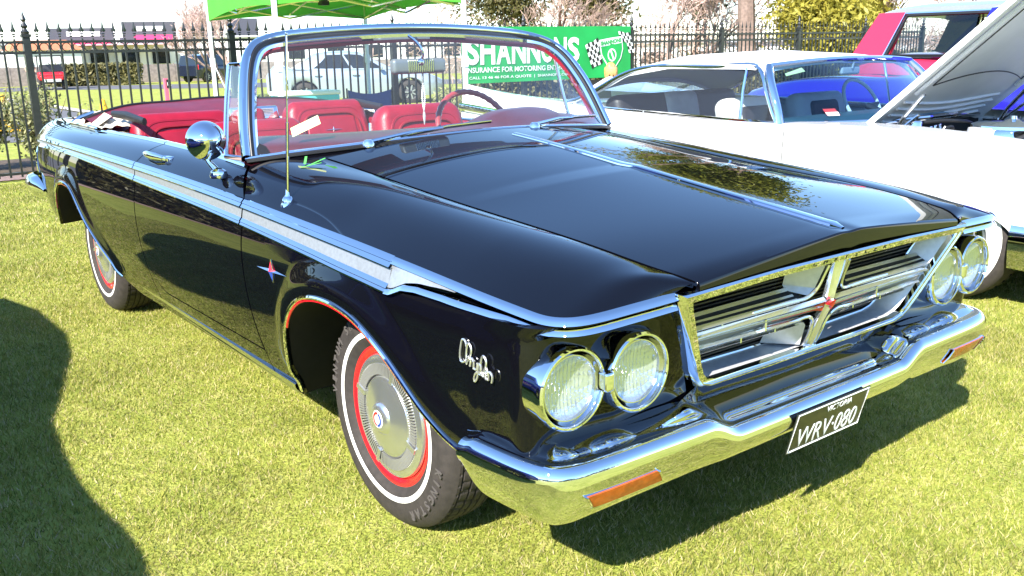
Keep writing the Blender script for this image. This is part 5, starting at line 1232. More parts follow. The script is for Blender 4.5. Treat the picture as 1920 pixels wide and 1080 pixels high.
# ================================================================== white two-door hardtop with its hood up
WPAINT = mat('white_paint',(.80,.80,.79),.12,coat=1.)
WTINT = glass_mat('blue_tint_glass',(.50,.68,.80),.07)
WC = empty('white_hardtop',(3.74,0,0)); tag(WC,'white finned two-door hardtop with its hood raised, next to the black convertible','car')
wbz = spline([-.95,-.136,.395,.99,1.48,1.91,2.95,3.485,4.1,4.85],[.78,.835,.872,.884,.872,.868,.900,.930,.985,1.065])
wbw = spline([-.95,-.5,.2,1.5,3.0,4.2,4.85],[.93,.97,.985,.99,.98,.96,.93])
def warch(y):
    z = np.full_like(np.asarray(y,float), .26)
    for yc,zc,r in ((.23,.34,.375),(3.25,.30,.37)):
        d = r*r-(y-yc)**2; z = np.where(d > 0, np.maximum(z, zc+np.sqrt(np.maximum(d,0))*.50), z)
    return z
for s in (-1,1):
    k = np.array([s,1,1.])
    yc = np.unique(np.r_[np.linspace(-.95,4.85,70), .23+.375*np.sin(np.linspace(-math.pi/2,math.pi/2,40)), 3.25+.37*np.sin(np.linspace(-math.pi/2,math.pi/2,36))]); v = np.linspace(0,1,18)
    zt = wbz(yc); zb = warch(yc); Z = zt[:,None]+(zb-zt)[:,None]*v; Y = np.repeat(yc[:,None],18,1); Wd = wbw(yc)[:,None]+.022-.20*(Z-.62)**2+.0*Z
    b = MB(); side = np.stack([Wd,Y,Z],-1)
    # shoulder: rolls over from the side to the window sill / engine opening / deck
    inn = np.interp(yc,[-.95,.93,1.35,3.3,3.7,4.85],[.74,.74,.90,.88,.55,.60]); rise = np.interp(yc,[-.95,1.2,3.3,4.0,4.85],[.012,.012,.012,-.045,-.13])
    sh_ = np.stack([np.stack([Wd[:,0]*(1-f)+inn*f, yc, zt+.012*math.sin(min(f*3,1)*math.pi/2)+rise*f],-1) for f in (1,.75,.5,.3,.15,.06)],1)
    b.grid(np.concatenate([sh_,side],1)*k); body = b.build('body_side',WPAINT,WC,sharp=45)
    for ysm in (1.30,2.66): b = MB(); zz_ = np.linspace(float(wbz(ysm))+.004,.42,14); b.tube(np.stack([float(wbw(ysm))+.0225-.20*(zz_-.62)**2,np.full(14,ysm),zz_],-1)*k,.0035,4); b.build('door_gap',BLACKR,body)
    # pillars and window frames
    wl_ = [(.93,1.40,.885),(.915,1.46,.98),(.865,1.57,1.16),(.81,1.66,1.225),(.80,1.9,1.235),(.80,2.45,1.232),(.825,2.86,1.175),(.88,3.20,1.02),(.925,3.40,.94)]
    b = MB(); b.tube(curve(wl_,50)*k,.017,8,sx=1.3); b.build('window_frame',CHROME,WC)
    b = MB(); b.tube(curve([(.955,1.36,.885),(.945,1.40,.99),(.895,1.50,1.16),(.83,1.56,1.232)],16)*k,.030,10,sx=.8); b.build('windscreen_pillar',CHROME,WC)
    b = MB(); b.tube(np.array([(.905,1.72,.885),(.86,1.74,1.08),(.815,1.75,1.222)])*k,.010,6); b.build('vent_frame',CHROME,WC)
    b = MB(); q = curve(wl_,40); lo = q.copy(); lo[:,2] = np.interp(q[:,1],[1.3,3.4],[.885,.925]); lo[:,0] = .92; b.grid(np.stack([q,lo],1)*k); b.build('side_glass',GLASS,WC)
    b = MB(); y = np.linspace(1.36,3.42,20); b.tube(np.stack([np.full(20,.935),y,np.interp(y,[1.36,3.42],[.886,.930])],-1)*k,.010,6); b.build('belt_moulding',CHROME,WC)
    b = MB(); b.tube(np.array([(.97,3.7,.80),(.985,4.3,.83),(.96,4.85,.86)])*k,.035,8,sx=.5); b.build('tail_moulding',CHROME,WC)
    # whitewall wheels
    for yw in (.23,3.25):
        a_ = MB(); pr = [(.20,.085,1),(.215,.105,1),(.30,.112,1),(.302,.112,0),(.325,.105,0),(.347,.08,0),(.350,.06,0),(.350,-.06,0),(.33,-.1,0),(.2,-.1,0)]
        a_.lathe([(r_,-h_) for r_,h_,_ in pr[:3]],axis='x',n=56,mi=1); a_.lathe([(r_,-h_) for r_,h_,_ in pr[2:7]],axis='x',n=56,mi=0)
        nn_ = 168; aa = np.linspace(0,2*math.pi,nn_,endpoint=False); hs_ = [-.06,-.042,-.038,-.014,-.010,.010,.014,.038,.042,.06]; Pt = np.zeros((nn_,10,3))
        for j,h_ in enumerate(hs_):
            r_ = np.full(nn_,.350) - (.008 if j in (1,2,3,4,5,6,7,8) and abs(abs(h_)-.04)<.003 else 0)-np.where((np.arange(nn_)%4<1)&(abs(h_)>.03),.008,0); Pt[:,j] = np.stack([np.full(nn_,h_),r_*np.cos(aa),r_*np.sin(aa)],-1)
        a_.grid(Pt,cu=True); a_.lathe([(.35,.06),(.33,.1),(.2,.1)],axis='x',n=56)
        w_ = MB(); w_.lathe([(.20,-.088),(.19,-.10),(.14,-.10),(.10,-.12),(0,-.125)],axis='x',n=48); wo = w_.build('wheel',CHROME,WC,loc=(s*.86,yw,.345)); wo.rotation_euler = (0,0,0 if s<0 else math.pi); to = a_.build('tyre',[RUBBER,WHITEW],wo)
    for yw,zc,r in ((.23,.34,.372),(3.25,.30,.367)):
        b = MB(); th = np.linspace(0,math.pi,24); b.grid(np.stack([np.stack([np.full(24,x_),yw+r*np.cos(th),zc+.50*r*np.sin(th)+.01],-1) for x_ in (.97,.50)],1)*k); b.grid(np.stack([np.stack([np.full(24,.50),yw+r*np.cos(th),zc+r*np.sin(th)],-1),np.tile([[.5,yw,.2]],(24,1))],1)*k); b.build('wheel_house',UNDER,WC)
# roof
n_, m_ = 40, 31; yy = np.linspace(1.545,3.42,n_); u = np.linspace(-1,1,m_); P = np.zeros((n_,m_,3))
for i,y in enumerate(yy):
    ed = np.interp(y,[1.545,1.7,2.5,2.9,3.2,3.42],[.815,.825,.82,.83,.86,.88]); zt = np.interp(y,[1.545,1.75,2.2,2.7,3.0,3.42],[1.268,1.300,1.322,1.300,1.245,1.10]); ze = np.interp(y,[1.545,1.75,2.45,2.86,3.2,3.42],[1.232,1.243,1.240,1.180,1.025,.945])
    P[i,:,0] = u*ed; P[i,:,1] = y-.03*(1-u**2)*np.clip(1-(y-1.545)/.4,0,1); P[i,:,2] = ze+(zt-ze)*(1-np.abs(u)**2.4)
b = MB(); b.grid(flanged(P,(0,2.4,.6),.03)); b.build('roof',mat('white_roof_paint',(.82,.81,.79),.6,spec=.15),WC,sharp=50)
# rear glass and deck
b = MB(); G_ = np.array([[(u_*.80,3.42,1.10-.12*abs(u_)**2),(u_*.78,3.62,.97-.02*abs(u_)),(u_*.70,3.80,.89)] for u_ in np.linspace(-1,1,15)]); b.grid(G_); b.build('rear_window',WTINT,WC)
b = MB(); Y = np.linspace(3.72,4.80,14); P2 = np.array([[(u_*.62,y_,.885-.012*(1-u_**2)*0+.02*(1-u_**2)-.04*(y_-3.72)) for u_ in np.linspace(-1,1,11)] for y_ in Y]); b.grid(P2); b.build('trunk_lid',WPAINT,WC)
b = MB(); b.box((0,4.82,.58),(1.8,.06,.5)); b.build('rear_panel',WPAINT,WC); b = MB(); b.rbox((0,4.92,.42),(1.95,.14,.20),.06,3); b.build('rear_bumper',CHROME,WC)
# windscreen
G_ = np.zeros((31,10,3))
for i,u_ in enumerate(np.linspace(-1,1,31)):
    for j,v in enumerate(np.linspace(0,1,10)): G_[i,j] = (u_*(.935*(1-v)+.83*v), (.86+.50*abs(u_)**2.6)*(1-v)+(1.50+.05*u_*u_)*v, (.905-.02*u_*u_)*(1-v)+(1.262-.03*u_*u_)*v)
b = MB(); b.grid(G_); b.build('windscreen',WTINT,WC); b = MB(); b.tube(G_[:,-1]+np.array([0,0,.006]),.016,8); b.tube(G_[:,0],.014,8); b.build('windscreen_moulding',CHROME,WC)
q = [G_[3,1],G_[5,1],G_[5,3],G_[3,3]]; b = MB(); b.prism(np.array([G_[3,1],G_[4,1],G_[4,2],G_[3,2]])+[-.004,-.012,.004],(0,.002,0)); st_ = b.build('windscreen_sticker',mat('sticker_maroon',(.22,.02,.03),.6),WC)
A_ = np.array([G_[3,1]*.95+G_[4,1]*.05,G_[3,1]*.1+G_[4,1]*.9,(G_[4,1]+G_[4,2])/2,(G_[3,1]+G_[3,2])/2])+[-.006,-.016,.004]; b = MB(); b.prism(A_,(0,.002,0)); b.build('sticker_panel',BWHITE,st_)
b = MB(); b.prism(np.array([G_[2,8]*.6+G_[2,7]*.4,G_[5,8],G_[5,9]*.6+G_[5,8]*.4,G_[2,8]])*[1,1,1]+[0,.012,-.014],(0,.002,0)); b.build('windscreen_card',YELLOWP,WC)
# interior
BLKV = mat('black_vinyl',(.02,.018,.022),.5)
b = MB(); b.box((0,2.3,.45),(1.75,2.9,.04)); b.build('floor',UNDER,WC)
for x_,y_ in ((-.40,2.02),(.40,2.02)):
    b = MB(); b.rbox((x_,y_,.80),(.62,.16,.42),.07,4,rot=rotx(R(-14))); o = b.build('seat_back',WHITEV,WC,sharp=60); b = MB(); b.rbox((x_,y_-.02,.78),(.40,.16,.36),.06,4,rot=rotx(R(-14))); b.build('seat_inset',BLKV,o,sharp=60)
b = MB(); b.rbox((0,3.10,.80),(1.45,.18,.40),.07,4,rot=rotx(R(-14))); o = b.build('rear_seat_back',BLKV,WC,sharp=60); b = MB(); b.rbox((0,3.08,.80),(.40,.19,.40),.06,4,rot=rotx(R(-14))); b.build('seat_inset',WHITEV,o,sharp=60)
for s in (-1,1): b = MB(); b.box((s*.90,2.3,.68),(.03,1.9,.36)); b.build('door_card',WHITEV,WC)
b = MB(); b.rbox((0,1.38,.80),(1.70,.34,.22),.08,4); b.build('dashboard',mat('teal_vinyl',(.05,.10,.12),.4),WC)
th = np.linspace(0,2*math.pi,49)[:-1]; rp_ = np.stack([.20*np.cos(th),0*th,.20*np.sin(th)],-1)@rotx(R(-30)).T+np.array([.42,1.66,.93]); b = MB(); b.tube(rp_,.013,8,closed=True); sw_ = b.build('steering_wheel',WHITEE,WC); b = MB(); b.tube([(.23,1.65,.93),(.42,1.62,.92),(.61,1.65,.93)],.012,6); b.tube([(.42,1.62,.92),(.42,1.3,.80)],.025,8); b.build('steering_column',BLKV,sw_)
b = MB(); b.rbox((.02,1.53,1.185),(.22,.03,.055),.02,3); b.tube([(.02,1.51,1.20),(.02,1.50,1.26)],.008,6); b.build('rear_view_mirror',SATIN,WC)
# engine bay
b = MB(); b.box((0,.10,.58),(1.50,1.75,.03)); b.box((-.755,.10,.70),(.03,1.75,.30)); b.box((.755,.10,.70),(.03,1.75,.30)); b.box((0,.96,.72),(1.5,.03,.28)); b.build('engine_bay',UNDER,WC)
b = MB(); b.lathe([(0,.036),(.03,.034),(.05,.022),(.19,.014),(.215,.004),(.218,-.012),(.212,-.02),(.212,-.06),(.0,-.06)],c=(-.36,.22,.905),n=48); b.lathe([(0,.055),(.018,.052),(.02,.03)],c=(-.36,.22,.905),n=16); b.build('air_cleaner',CHROME,WC)
b = MB(); b.rbox((-.30,.30,.70),(.55,.75,.26),.05,3); b.build('engine_block',mat('engine_grey',(.10,.10,.11),.5),WC)
for s in (-1,1):
    b = MB(); b.rbox((-.30+s*.30,.30,.80),(.14,.62,.10),.04,3); b.build('rocker_cover',CHROME,WC)
for s in (-1,1): b = MB(); b.box((s*.735,.10,.80),(.02,1.7,.12)); b.build('inner_fender',WPAINT,WC)
b = MB(); b.lathe([(0,.06),(.05,.06),(.055,.05),(.055,-.05),(0,-.05)],c=(-.58,.70,.86),n=20); b.build('brake_reservoir',CHROME_R,WC)
b = MB(); b.rbox((-.58,-.40,.80),(.20,.26,.18),.02,2); b.build('battery',BLACKR,WC)
b = MB(); b.lathe([(0,.07),(.06,.07),(.065,.05),(.065,-.06),(.05,-.07)],c=(-.58,.30,.83),n=20); b.build('washer_bottle',SATIN,WC)
for i,(p_,r_) in enumerate((([(-.65,.85,.86),(-.45,.7,.90),(-.2,.62,.90),(.1,.68,.86)],.012),([(-.6,.1,.84),(-.45,.0,.90),(-.2,-.15,.88),(0,-.3,.84)],.014),([(-.66,.55,.85),(-.52,.5,.89),(-.40,.55,.86)],.010))): b = MB(); b.tube(curve(p_,20),r_,8); b.build('engine_hose',BLACKR,WC)
b = MB(); b.rbox((.02,.93,.885),(1.30,.05,.03),.01,2); b.build('cowl_rail',CHROME,WC)
b = MB(); hs = curve([(-.05,.0,.80),(.10,-.12,.86),(.30,-.10,.86),(.42,.05,.78)],40); b.tube(hs,.030+.004*np.cos(np.arange(40)*2.1),10); b.build('radiator_hose',BLACKR,WC)
b = MB(); b.rbox((0,-.62,.72),(1.2,.10,.28),.03,2); b.build('radiator',UNDER,WC)
b = MB(); b.grid(np.array([[(u_*.92,.99+.20*abs(u_)**2,.878),(u_*.90,.90+.42*abs(u_)**2.6,.895)] for u_ in np.linspace(-1,1,21)])); b.build('cowl',CHROME_R,WC)
# raised hood
HA = R(41.5); hn = np.array([0,-math.cos(HA),math.sin(HA)]); hp = np.array([0,.95,.872])
GREYU = mat('grey_underside',(.80,.80,.79),.45,noise=.08,nscale=5.)
n_, m_ = 26, 31; P = np.zeros((n_,m_,3)); up_ = np.array([0,math.sin(HA),math.cos(HA)])
for i,f in enumerate(np.linspace(0,1.48,n_)):
    for j,u_ in enumerate(np.linspace(-1,1,m_)):
        P[i,j] = hp+hn*(f+.10*(1-u_**2)*0-(.10*(1-abs(u_)**2) if f < .01 else .10*(1-abs(u_)**2)*max(0,1-f/.3)))*1.0+up_*(.035*(1-u_**4))+np.array([u_*.735,0,0])
b = MB(); b.grid(P); hd = b.build('raised_hood',WPAINT,WC,sharp=50)
Q = P-up_*.030; Q[...,0] *= .985; b = MB(); b.grid(Q); b.grid(np.stack([P[:,0],Q[:,0]],1)); b.grid(np.stack([P[:,-1],Q[:,-1]],1)); b.grid(np.stack([P[0],Q[0]],0)); b.grid(np.stack([P[-1],Q[-1]],0)); b.build('hood_underside',GREYU,hd,sharp=50)
for f0 in (.10,.16,.22,.28):
    b = MB(); q = [P[0,j]+hn*f0-up_*.034 for j in range(3,28)]; b.tube(q,.010,6); b.build('hood_rib',GREYU,hd)
for s in (-1,1):
    b = MB(); b.tube([hp+hn*.34+np.array([s*.62,0,0])-up_*.030,hp+hn*1.40+np.array([s*.60,0,0])-up_*.030],.012,6); b.build('hood_rib',GREYU,hd)
    b = MB(); b.tube([(s*.66,.80,.80),(s*.66,.72,.93),(s*.66,.60,1.08)],.014,8); b.tube([(s*.66,.86,.76),(s*.66,.62,.96)],.011,8); b.box((s*.66,.82,.80),(.02,.12,.10)); b.build('hood_hinge',CHROME_R,WC)
    zs_ = np.linspace(0,1,60); b = MB(); ang = zs_*2*math.pi*12; c0 = np.array([s*.64,.78,.80]); c1 = np.array([s*.64,.48,.90]); pth = c0+(c1-c0)*zs_[:,None]+.022*np.stack([np.cos(ang),0*ang,np.sin(ang)],-1); b.tube(pth,.005,5); b.build('hinge_spring',CHROME_R,WC)
b = MB(); e_ = [hp+hn*.42-up_*.036+np.array([x_,0,0])+hn*(.10*(1-(x_/.55)**2)) for x_ in np.linspace(-.55,.55,20)]; b.tube(e_,.004,4); b.tube([e_[0],e_[0]+hn*.9],.004,4); b.tube([e_[-1],e_[-1]+hn*.9],.004,4); b.build('hood_panel_seam',BLACKR,hd)
# front bumper and grille corner
b = MB()
for s in (-1,1): 
    q = curve([(0,-1.02,.40),(s*.5,-1.0,.40),(s*.86,-.93,.40),(s*.985,-.75,.40),(s*1.005,-.40,.40),(s*1.010,-.13,.41)],36); pr = [(-.02,.06),(.025,.055),(.04,.02),(.042,-.06),(.02,-.17),(-.03,-.19)]
    t_ = np.gradient(q,axis=0); o_ = np.stack([t_[:,1],-t_[:,0]],-1)*(1 if s>0 else -1); o_ /= np.linalg.norm(o_,axis=1,keepdims=True)
    b.grid(np.stack([np.stack([q[:,0]+o_[:,0]*a_,q[:,1]+o_[:,1]*a_,q[:,2]+h_],-1) for a_,h_ in pr],1))
b.build('front_bumper',CHROME,WC,sharp=50)
b = MB(); b.box((0,-.93,.62),(1.80,.05,.36)); b.build('front_panel',WPAINT,WC)
b = MB()
for z in np.arange(.47,.62,.03): b.box((0,-.965,z),(1.7,.02,.010))
for x_ in np.arange(-.84,.85,.07): b.box((x_,-.965,.54),(.008,.02,.16))
b.build('grille',CHROME,WC)
for s in (-1,1):
    for x_ in (.62,.80): b = MB(); b.sphere((s*x_,-.955,.70),(.08,.03,.08),8,20); b.build('headlight',LAMPGL,WC)
    b = MB(); b.rbox((s*.99,-.30,.455),(.04,.22,.05),.012,2); b.build('corner_lamp',SATIN,WC)
    for i in range(5): b = MB(); b.box((s*1.012,-.38+i*.04,.455),(.006,.006,.05)); b.build('lamp_bar',BLACKR,WC)
# ================================================================== vegetation
BARK = mat('bark',(.16,.10,.075),.9,noise=.4,nscale=9.,bump=.5,bscale=14.); BARK2 = mat('pale_bark',(.30,.21,.17),.9,noise=.35,nscale=12.,bump=.4,bscale=20.)
TWIG = mat('bare_twigs',(.50,.34,.27),.9,noise=.3,nscale=4.); TWIGP = mat('pink_twigs',(.60,.42,.36),.9,noise=.3,nscale=4.)
def leaf_mat(name,c1,c2,tl=.4):
    m = bpy.data.materials.new(name); m.use_nodes = True; nt = m.node_tree; b_ = nt.nodes['Principled BSDF']; b_.inputs['Roughness'].default_value = .5
    at = nt.nodes.new('ShaderNodeAttribute'); at.attribute_name = 'tone'; mx = nt.nodes.new('ShaderNodeMix'); mx.data_type = 'RGBA'; mx.inputs['A'].default_value = (*c1,1); mx.inputs['B'].default_value = (*c2,1); nt.links.new(at.outputs['Fac'],mx.inputs['Factor']); nt.links.new(mx.outputs['Result'],b_.inputs['Base Color'])
    tr = nt.nodes.new('ShaderNodeBsdfTranslucent'); nt.links.new(mx.outputs['Result'],tr.inputs[0]); ms = nt.nodes.new('ShaderNodeMixShader'); ms.inputs[0].default_value = tl; nt.links.new(b_.outputs[0],ms.inputs[1]); nt.links.new(tr.outputs[0],ms.inputs[2]); nt.links.new(ms.outputs[0],nt.nodes['Material Output'].inputs[0]); return m
LEAFG = leaf_mat('green_leaves',(.18,.20,.025),(.36,.36,.05)); LEAFY = leaf_mat('yellow_green_leaves',(.30,.27,.04),(.48,.42,.07)); LEAFO = leaf_mat('olive_leaves',(.11,.11,.045),(.24,.20,.07)); LEAFD = leaf_mat('dark_leaves',(.025,.045,.012),(.07,.09,.025),.2); LEAFH = leaf_mat('hedge_leaves',(.10,.10,.035),(.22,.19,.07),.2); LEAFR = leaf_mat('rose_leaves',(.16,.20,.07),(.38,.36,.18),.3)
def leaf_cloud(cent, size, n_per, spread, m, name, parent, aspect=1.6, loc=None):
    cent = np.asarray(cent,float); N = len(cent)*n_per; c_ = np.repeat(cent,n_per,0)+rng.normal(0,1,(N,3))*spread
    a = rng.normal(0,1,(N,3)); a /= np.linalg.norm(a,axis=1,keepdims=True); t_ = rng.normal(0,1,(N,3)); b2 = np.cross(a,t_); b2 /= np.linalg.norm(b2,axis=1,keepdims=True)
    s_ = size*rng.uniform(.6,1.4,(N,1)); V = np.stack([c_-a*s_*aspect,c_+b2*s_*.6,c_+a*s_*aspect,c_-b2*s_*.6],1).reshape(-1,3)
    me = bpy.data.meshes.new(name); me.from_pydata(V.tolist(),[],np.arange(N*4).reshape(-1,4).tolist()); me.materials.append(m); at = me.attributes.new('tone','FLOAT','FACE'); at.data.foreach_set('value',np.clip(np.repeat(rng.random(len(cent)),n_per)*.6+rng.random(N)*.4,0,1).astype(np.float32)); me.update(); return obj_from(me,name,parent,loc)
def grow(base, h, r0, levels, spread, seed, split=(2,4), ratio=.72, lean=(0,0), upw=.35, first=.35):
    rg = random.Random(seed); segs = []; tips = []
    def rec(p, d, L, r, lv):
        q = p; dd = d.copy(); pts = [p.copy()]; rad = [r]
        for i in range(3):
            dd = dd+np.array([rg.gauss(0,.13),rg.gauss(0,.13),rg.gauss(0,.08)]); dd /= np.linalg.norm(dd); q = q+dd*L/3; pts.append(q.copy()); rad.append(r*(1-.38*(i+1)/3))
        segs.append((np.array(pts),np.array(rad),lv))
        if lv >= levels: tips.append(q); return
        if lv >= 2: tips.append(pts[2])
        for _ in range(rg.randint(*split)):
            az = rg.uniform(0,2*math.pi); sp = rg.uniform(.6,1.25)*spread; n_ = dd+np.array([math.cos(az)*sp,math.sin(az)*sp,rg.uniform(-.1,.3)+upw*.3]); n_ /= np.linalg.norm(n_); rec(q if rg.random()<.6 else pts[2], n_, L*ratio*rg.uniform(.8,1.15), rad[-1]*.70, lv+1)
    d0 = np.array([lean[0],lean[1],1.]); d0 /= np.linalg.norm(d0); rec(np.array(base,float), d0, h*first, r0, 0); return segs, tips
def tree(name, loc, h, r0, levels, spread, seed, label, cat, leaf=None, leafsz=.06, nper=20, lsp=.3, barkm=None, split=(2,4), ratio=.72, lean=(0,0), first=.35, group=None, twigm=None, tsplit=1, aspect=1.6):
    root = empty(name, loc); tag(root,label,cat,group); segs,tips = grow((0,0,0),h,r0,levels,spread,seed,split,ratio,lean,first=first)
    b = MB(); b2 = MB()
    for pts,rad,lv in segs:
        if lv <= 2: b.tube(pts,rad,8 if lv<2 else 5,cap=False)
        else: b2.tube(pts,np.maximum(rad,.004),3,cap=False)
    b.build('trunk',barkm or BARK,root,sharp=None)
    if b2.n: b2.build('branches' if leaf else 'twigs',twigm or barkm or BARK,root,sharp=None)
    if leaf is not None: leaf_cloud(tips,leafsz,nper,lsp,leaf,'crown',root,aspect)
    return root
# tall leafy tree whose trunk rises out of the frame (its crown is mirrored in the hood)
tree('tall_tree',(17.94,13.43,-.05),8.0,.27,4,.45,11,'tall tree with thick bare grey-brown trunk behind the fence','tree',LEAFG,.06,10,.25,BARK2,(2,3),.62,(.02,.03),.50)
tree('tall_tree',(19.7,12.2,-.04),6.9,.22,5,.66,12,'tall leafy tree just left of the red wagon, mirrored in the black hood','tree',LEAFG,.070,46,.40,BARK2,(3,4),.70,(.02,.0),.40)
tree('bare_tree',(12.6,15.0,-.08),4.6,.19,6,.72,3,'spreading bare tree with red-brown boughs above the green banner','tree',None,barkm=mat('red_bark',(.26,.13,.09),.9,noise=.4,nscale=8.,bump=.5,bscale=16.),split=(2,4),ratio=.78,first=.22,twigm=TWIG)
tree('olive_tree',(17.0,18.3,-.1),5.0,.16,5,.65,21,'olive and yellow leaved tree right of the bare tree above the banner','tree',LEAFO,.06,26,.26,BARK,(2,4),.76,first=.24)
tree('olive_tree',(14.6,19.4,-.12),4.2,.14,5,.65,22,'dull olive feathery tree behind the bare boughs, left of them','tree',LEAFO,.05,16,.26,BARK,(2,4),.76,first=.26)
for i,(x,y,h,sd_,lab) in enumerate(((16.2,14.8,4.6,31,'pale pinkish bare tree just right of the fence post by the banner'),(18.6,15.7,4.8,32,'pinkish bare tree left of the tall trunk'),(21.6,12.4,4.8,33,'reddish bare tree behind the rear of the red wagon'),(25.0,11.0,5.2,34,'reddish bare tree above the silver roof of the red wagon'),(8.4,24.5,4.3,35,'pale bare tree beyond the fence between gazebo and sedan'),(10.5,29.0,4.4,36,'pale bare tree far behind the silver sedan'))):
    tree('bare_tree',(x,y,float(gz(x,y))),h,.10,6,.50,sd_,lab,'tree',None,barkm=BARK2,split=(3,4),ratio=.74,first=.26,twigm=TWIGP)
tree('yellow_green_tree',(18.9,12.0,-.04),4.4,.15,5,.75,41,'bushy yellow-green tree behind the fence right of the tall trunk','tree',LEAFY,.05,36,.30,BARK,(3,4),.72,first=.20)
tree('yellow_green_tree',(21.4,12.8,-.05),4.4,.15,5,.75,42,'yellow-green tree right beside the bushy one, nearer the red wagon','tree',LEAFY,.05,30,.30,BARK,(3,4),.72,first=.20)
tree('dark_pine',(24,21,-.15),6.0,.16,5,.45,43,'small dark tree seen past the tall trunk','tree',LEAFD,.07,20,.25,BARK,(2,4),.76,first=.3)
# leafless belt of shrubs and trees beyond the right half of the fence: one tangled mass
cent = []
for i in range(900):
    t = rng.random(); x = 15+24*t+rng.normal(0,1.2); y = 25-13*t+rng.normal(0,1.2); hh = 2.6+1.3*math.sin(t*17)+.8*math.sin(t*41); cent.append((x,y,rng.uniform(.0,1)**.8*hh))
LEAFB = leaf_mat('bare_twig_mass',(.36,.24,.19),(.62,.46,.38),.1)
o = leaf_cloud(cent,.030,16,.42,LEAFB,'bare_thicket',None,9.0); tag(o,'tangled pinkish leafless thicket beyond the right part of the fence','thicket',kind='stuff')
# clipped hedges
def hedge(name, p0, p1, w_, h_, m, label, n, sz=.06):
    p0 = np.array(p0,float); p1 = np.array(p1,float); L = np.linalg.norm(p1-p0); d = (p1-p0)/L; nn_ = np.array([-d[1],d[0]])
    root = empty(name,(p0[0],p0[1],float(gz(*p0)))); tag(root,label,'hedge')
    t = rng.uniform(0,L,n); a = rng.uniform(-.5,.5,n)*w_; z = h_*np.where(rng.random(n)<.4,rng.uniform(.9,1.05,n),rng.uniform(.02,1.0,n)); face = rng.random(n)<.6; a = np.where(face,-.5*w_*np.sign(nn_[1] or 1)*np.ones(n),a)+rng.normal(0,.04,n)
    cent = np.stack([d[0]*t+nn_[0]*a,d[1]*t+nn_[1]*a,z],-1); leaf_cloud(cent,sz,4,.06,m,'foliage',root)
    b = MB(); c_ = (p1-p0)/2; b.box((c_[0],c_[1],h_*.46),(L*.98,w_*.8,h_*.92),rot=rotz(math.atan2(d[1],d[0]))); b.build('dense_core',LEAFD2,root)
    return root
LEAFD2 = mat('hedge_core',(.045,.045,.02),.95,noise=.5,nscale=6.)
hedge('clipped_hedge',(11.2,59.8),(16.2,58.4),1.2,1.15,LEAFH,'clipped hedge on the far side of the road right of the buggy',1300,.10)
hedge('clipped_hedge',(-16,10.9),(-2.6,10.9),1.0,1.5,LEAFH,'tall hedge left of the frame, mirrored in the side of the black convertible',2600,.06)
hedge('clipped_hedge',(2.0,62),(6.0,61),1.2,1.3,LEAFH,'dark clipped hedge behind the iron fence at far left',1000,.10)
hedge('clipped_hedge',(9.6,14.2),(17.5,12.2),1.0,.75,LEAFH,'olive low hedge behind the fence and banner',2200,.05)
hedge('clipped_hedge',(18.0,16.0),(34,10.5),1.2,.95,LEAFH,'long low hedge behind the right part of the fence',2600,.06)
# rose bushes along the fence
def rose(x,y,h,seed,label):
    root = empty('rose_bush',(x,y,float(gz(x,y)))); tag(root,label,'bush','rose bushes behind the fence'); rg = np.random.default_rng(seed); b = MB(); tips = []
    for i in range(13):
        a = rg.uniform(0,2*math.pi); sp = rg.uniform(.1,.45); p1 = np.array([math.cos(a)*sp*.5,math.sin(a)*sp*.5,h*.5]); p2 = np.array([math.cos(a)*sp,math.sin(a)*sp,h*rg.uniform(.75,1.1)]); b.tube(curve([(0,0,0),p1,p2],6),[.012,.010,.008,.007,.006,.004],4); 
        for f in rg.uniform(.35,1.0,7): tips.append(np.array([0,0,0])*(1-f)+p2*f+rg.normal(0,.05,3))
    b.build('stems',mat('rose_stem',(.20,.16,.07),.8),root,sharp=None); leaf_cloud(tips,.025,20,.07,LEAFR,'leaves',root,1.3); return root
for i,(x,y,h,l) in enumerate(((-.75,10.8,.85,'leafy rose bush at the left picture edge behind the fence'),(-.15,10.9,1.0,'tall leafy rose bush left of the first fence post'),(.45,10.7,.9,'straggly rose bush beside the first fence post'),(1.5,10.9,.6,'low rose bush behind the tail of the black convertible'),(3.3,10.8,.62,'small rose bush just above the red boot cover'),(4.2,11,.6,'small rose bush beside the gazebo pole'),(-1.6,10.9,.9,'rose bush outside the left picture edge behind the fence'),(7.0,10.9,.7,'rose bush seen between the fence bars left of the banner'))): rose(x,y,h,50+i,l)
# far wood round the place (behind and beside the camera too): one uncountable mass
cent = []
for a in np.r_[np.linspace(R(150),R(335),90)]:
    rr = 46+10*math.sin(a*7)+rng.uniform(-4,4); hh = 3.0+2.2*abs(math.sin(a*5.3))+rng.uniform(0,1.5)
    for q in range(26): cent.append((math.sin(a)*rr+rng.normal(0,1.6),math.cos(a)*rr+rng.normal(0,1.6),rng.uniform(.2,1)*hh))
o = leaf_cloud(cent,.42,5,.5,LEAFD,'far_wood',None); tag(o,'far dark belt of trees round the show ground','trees',kind='stuff')
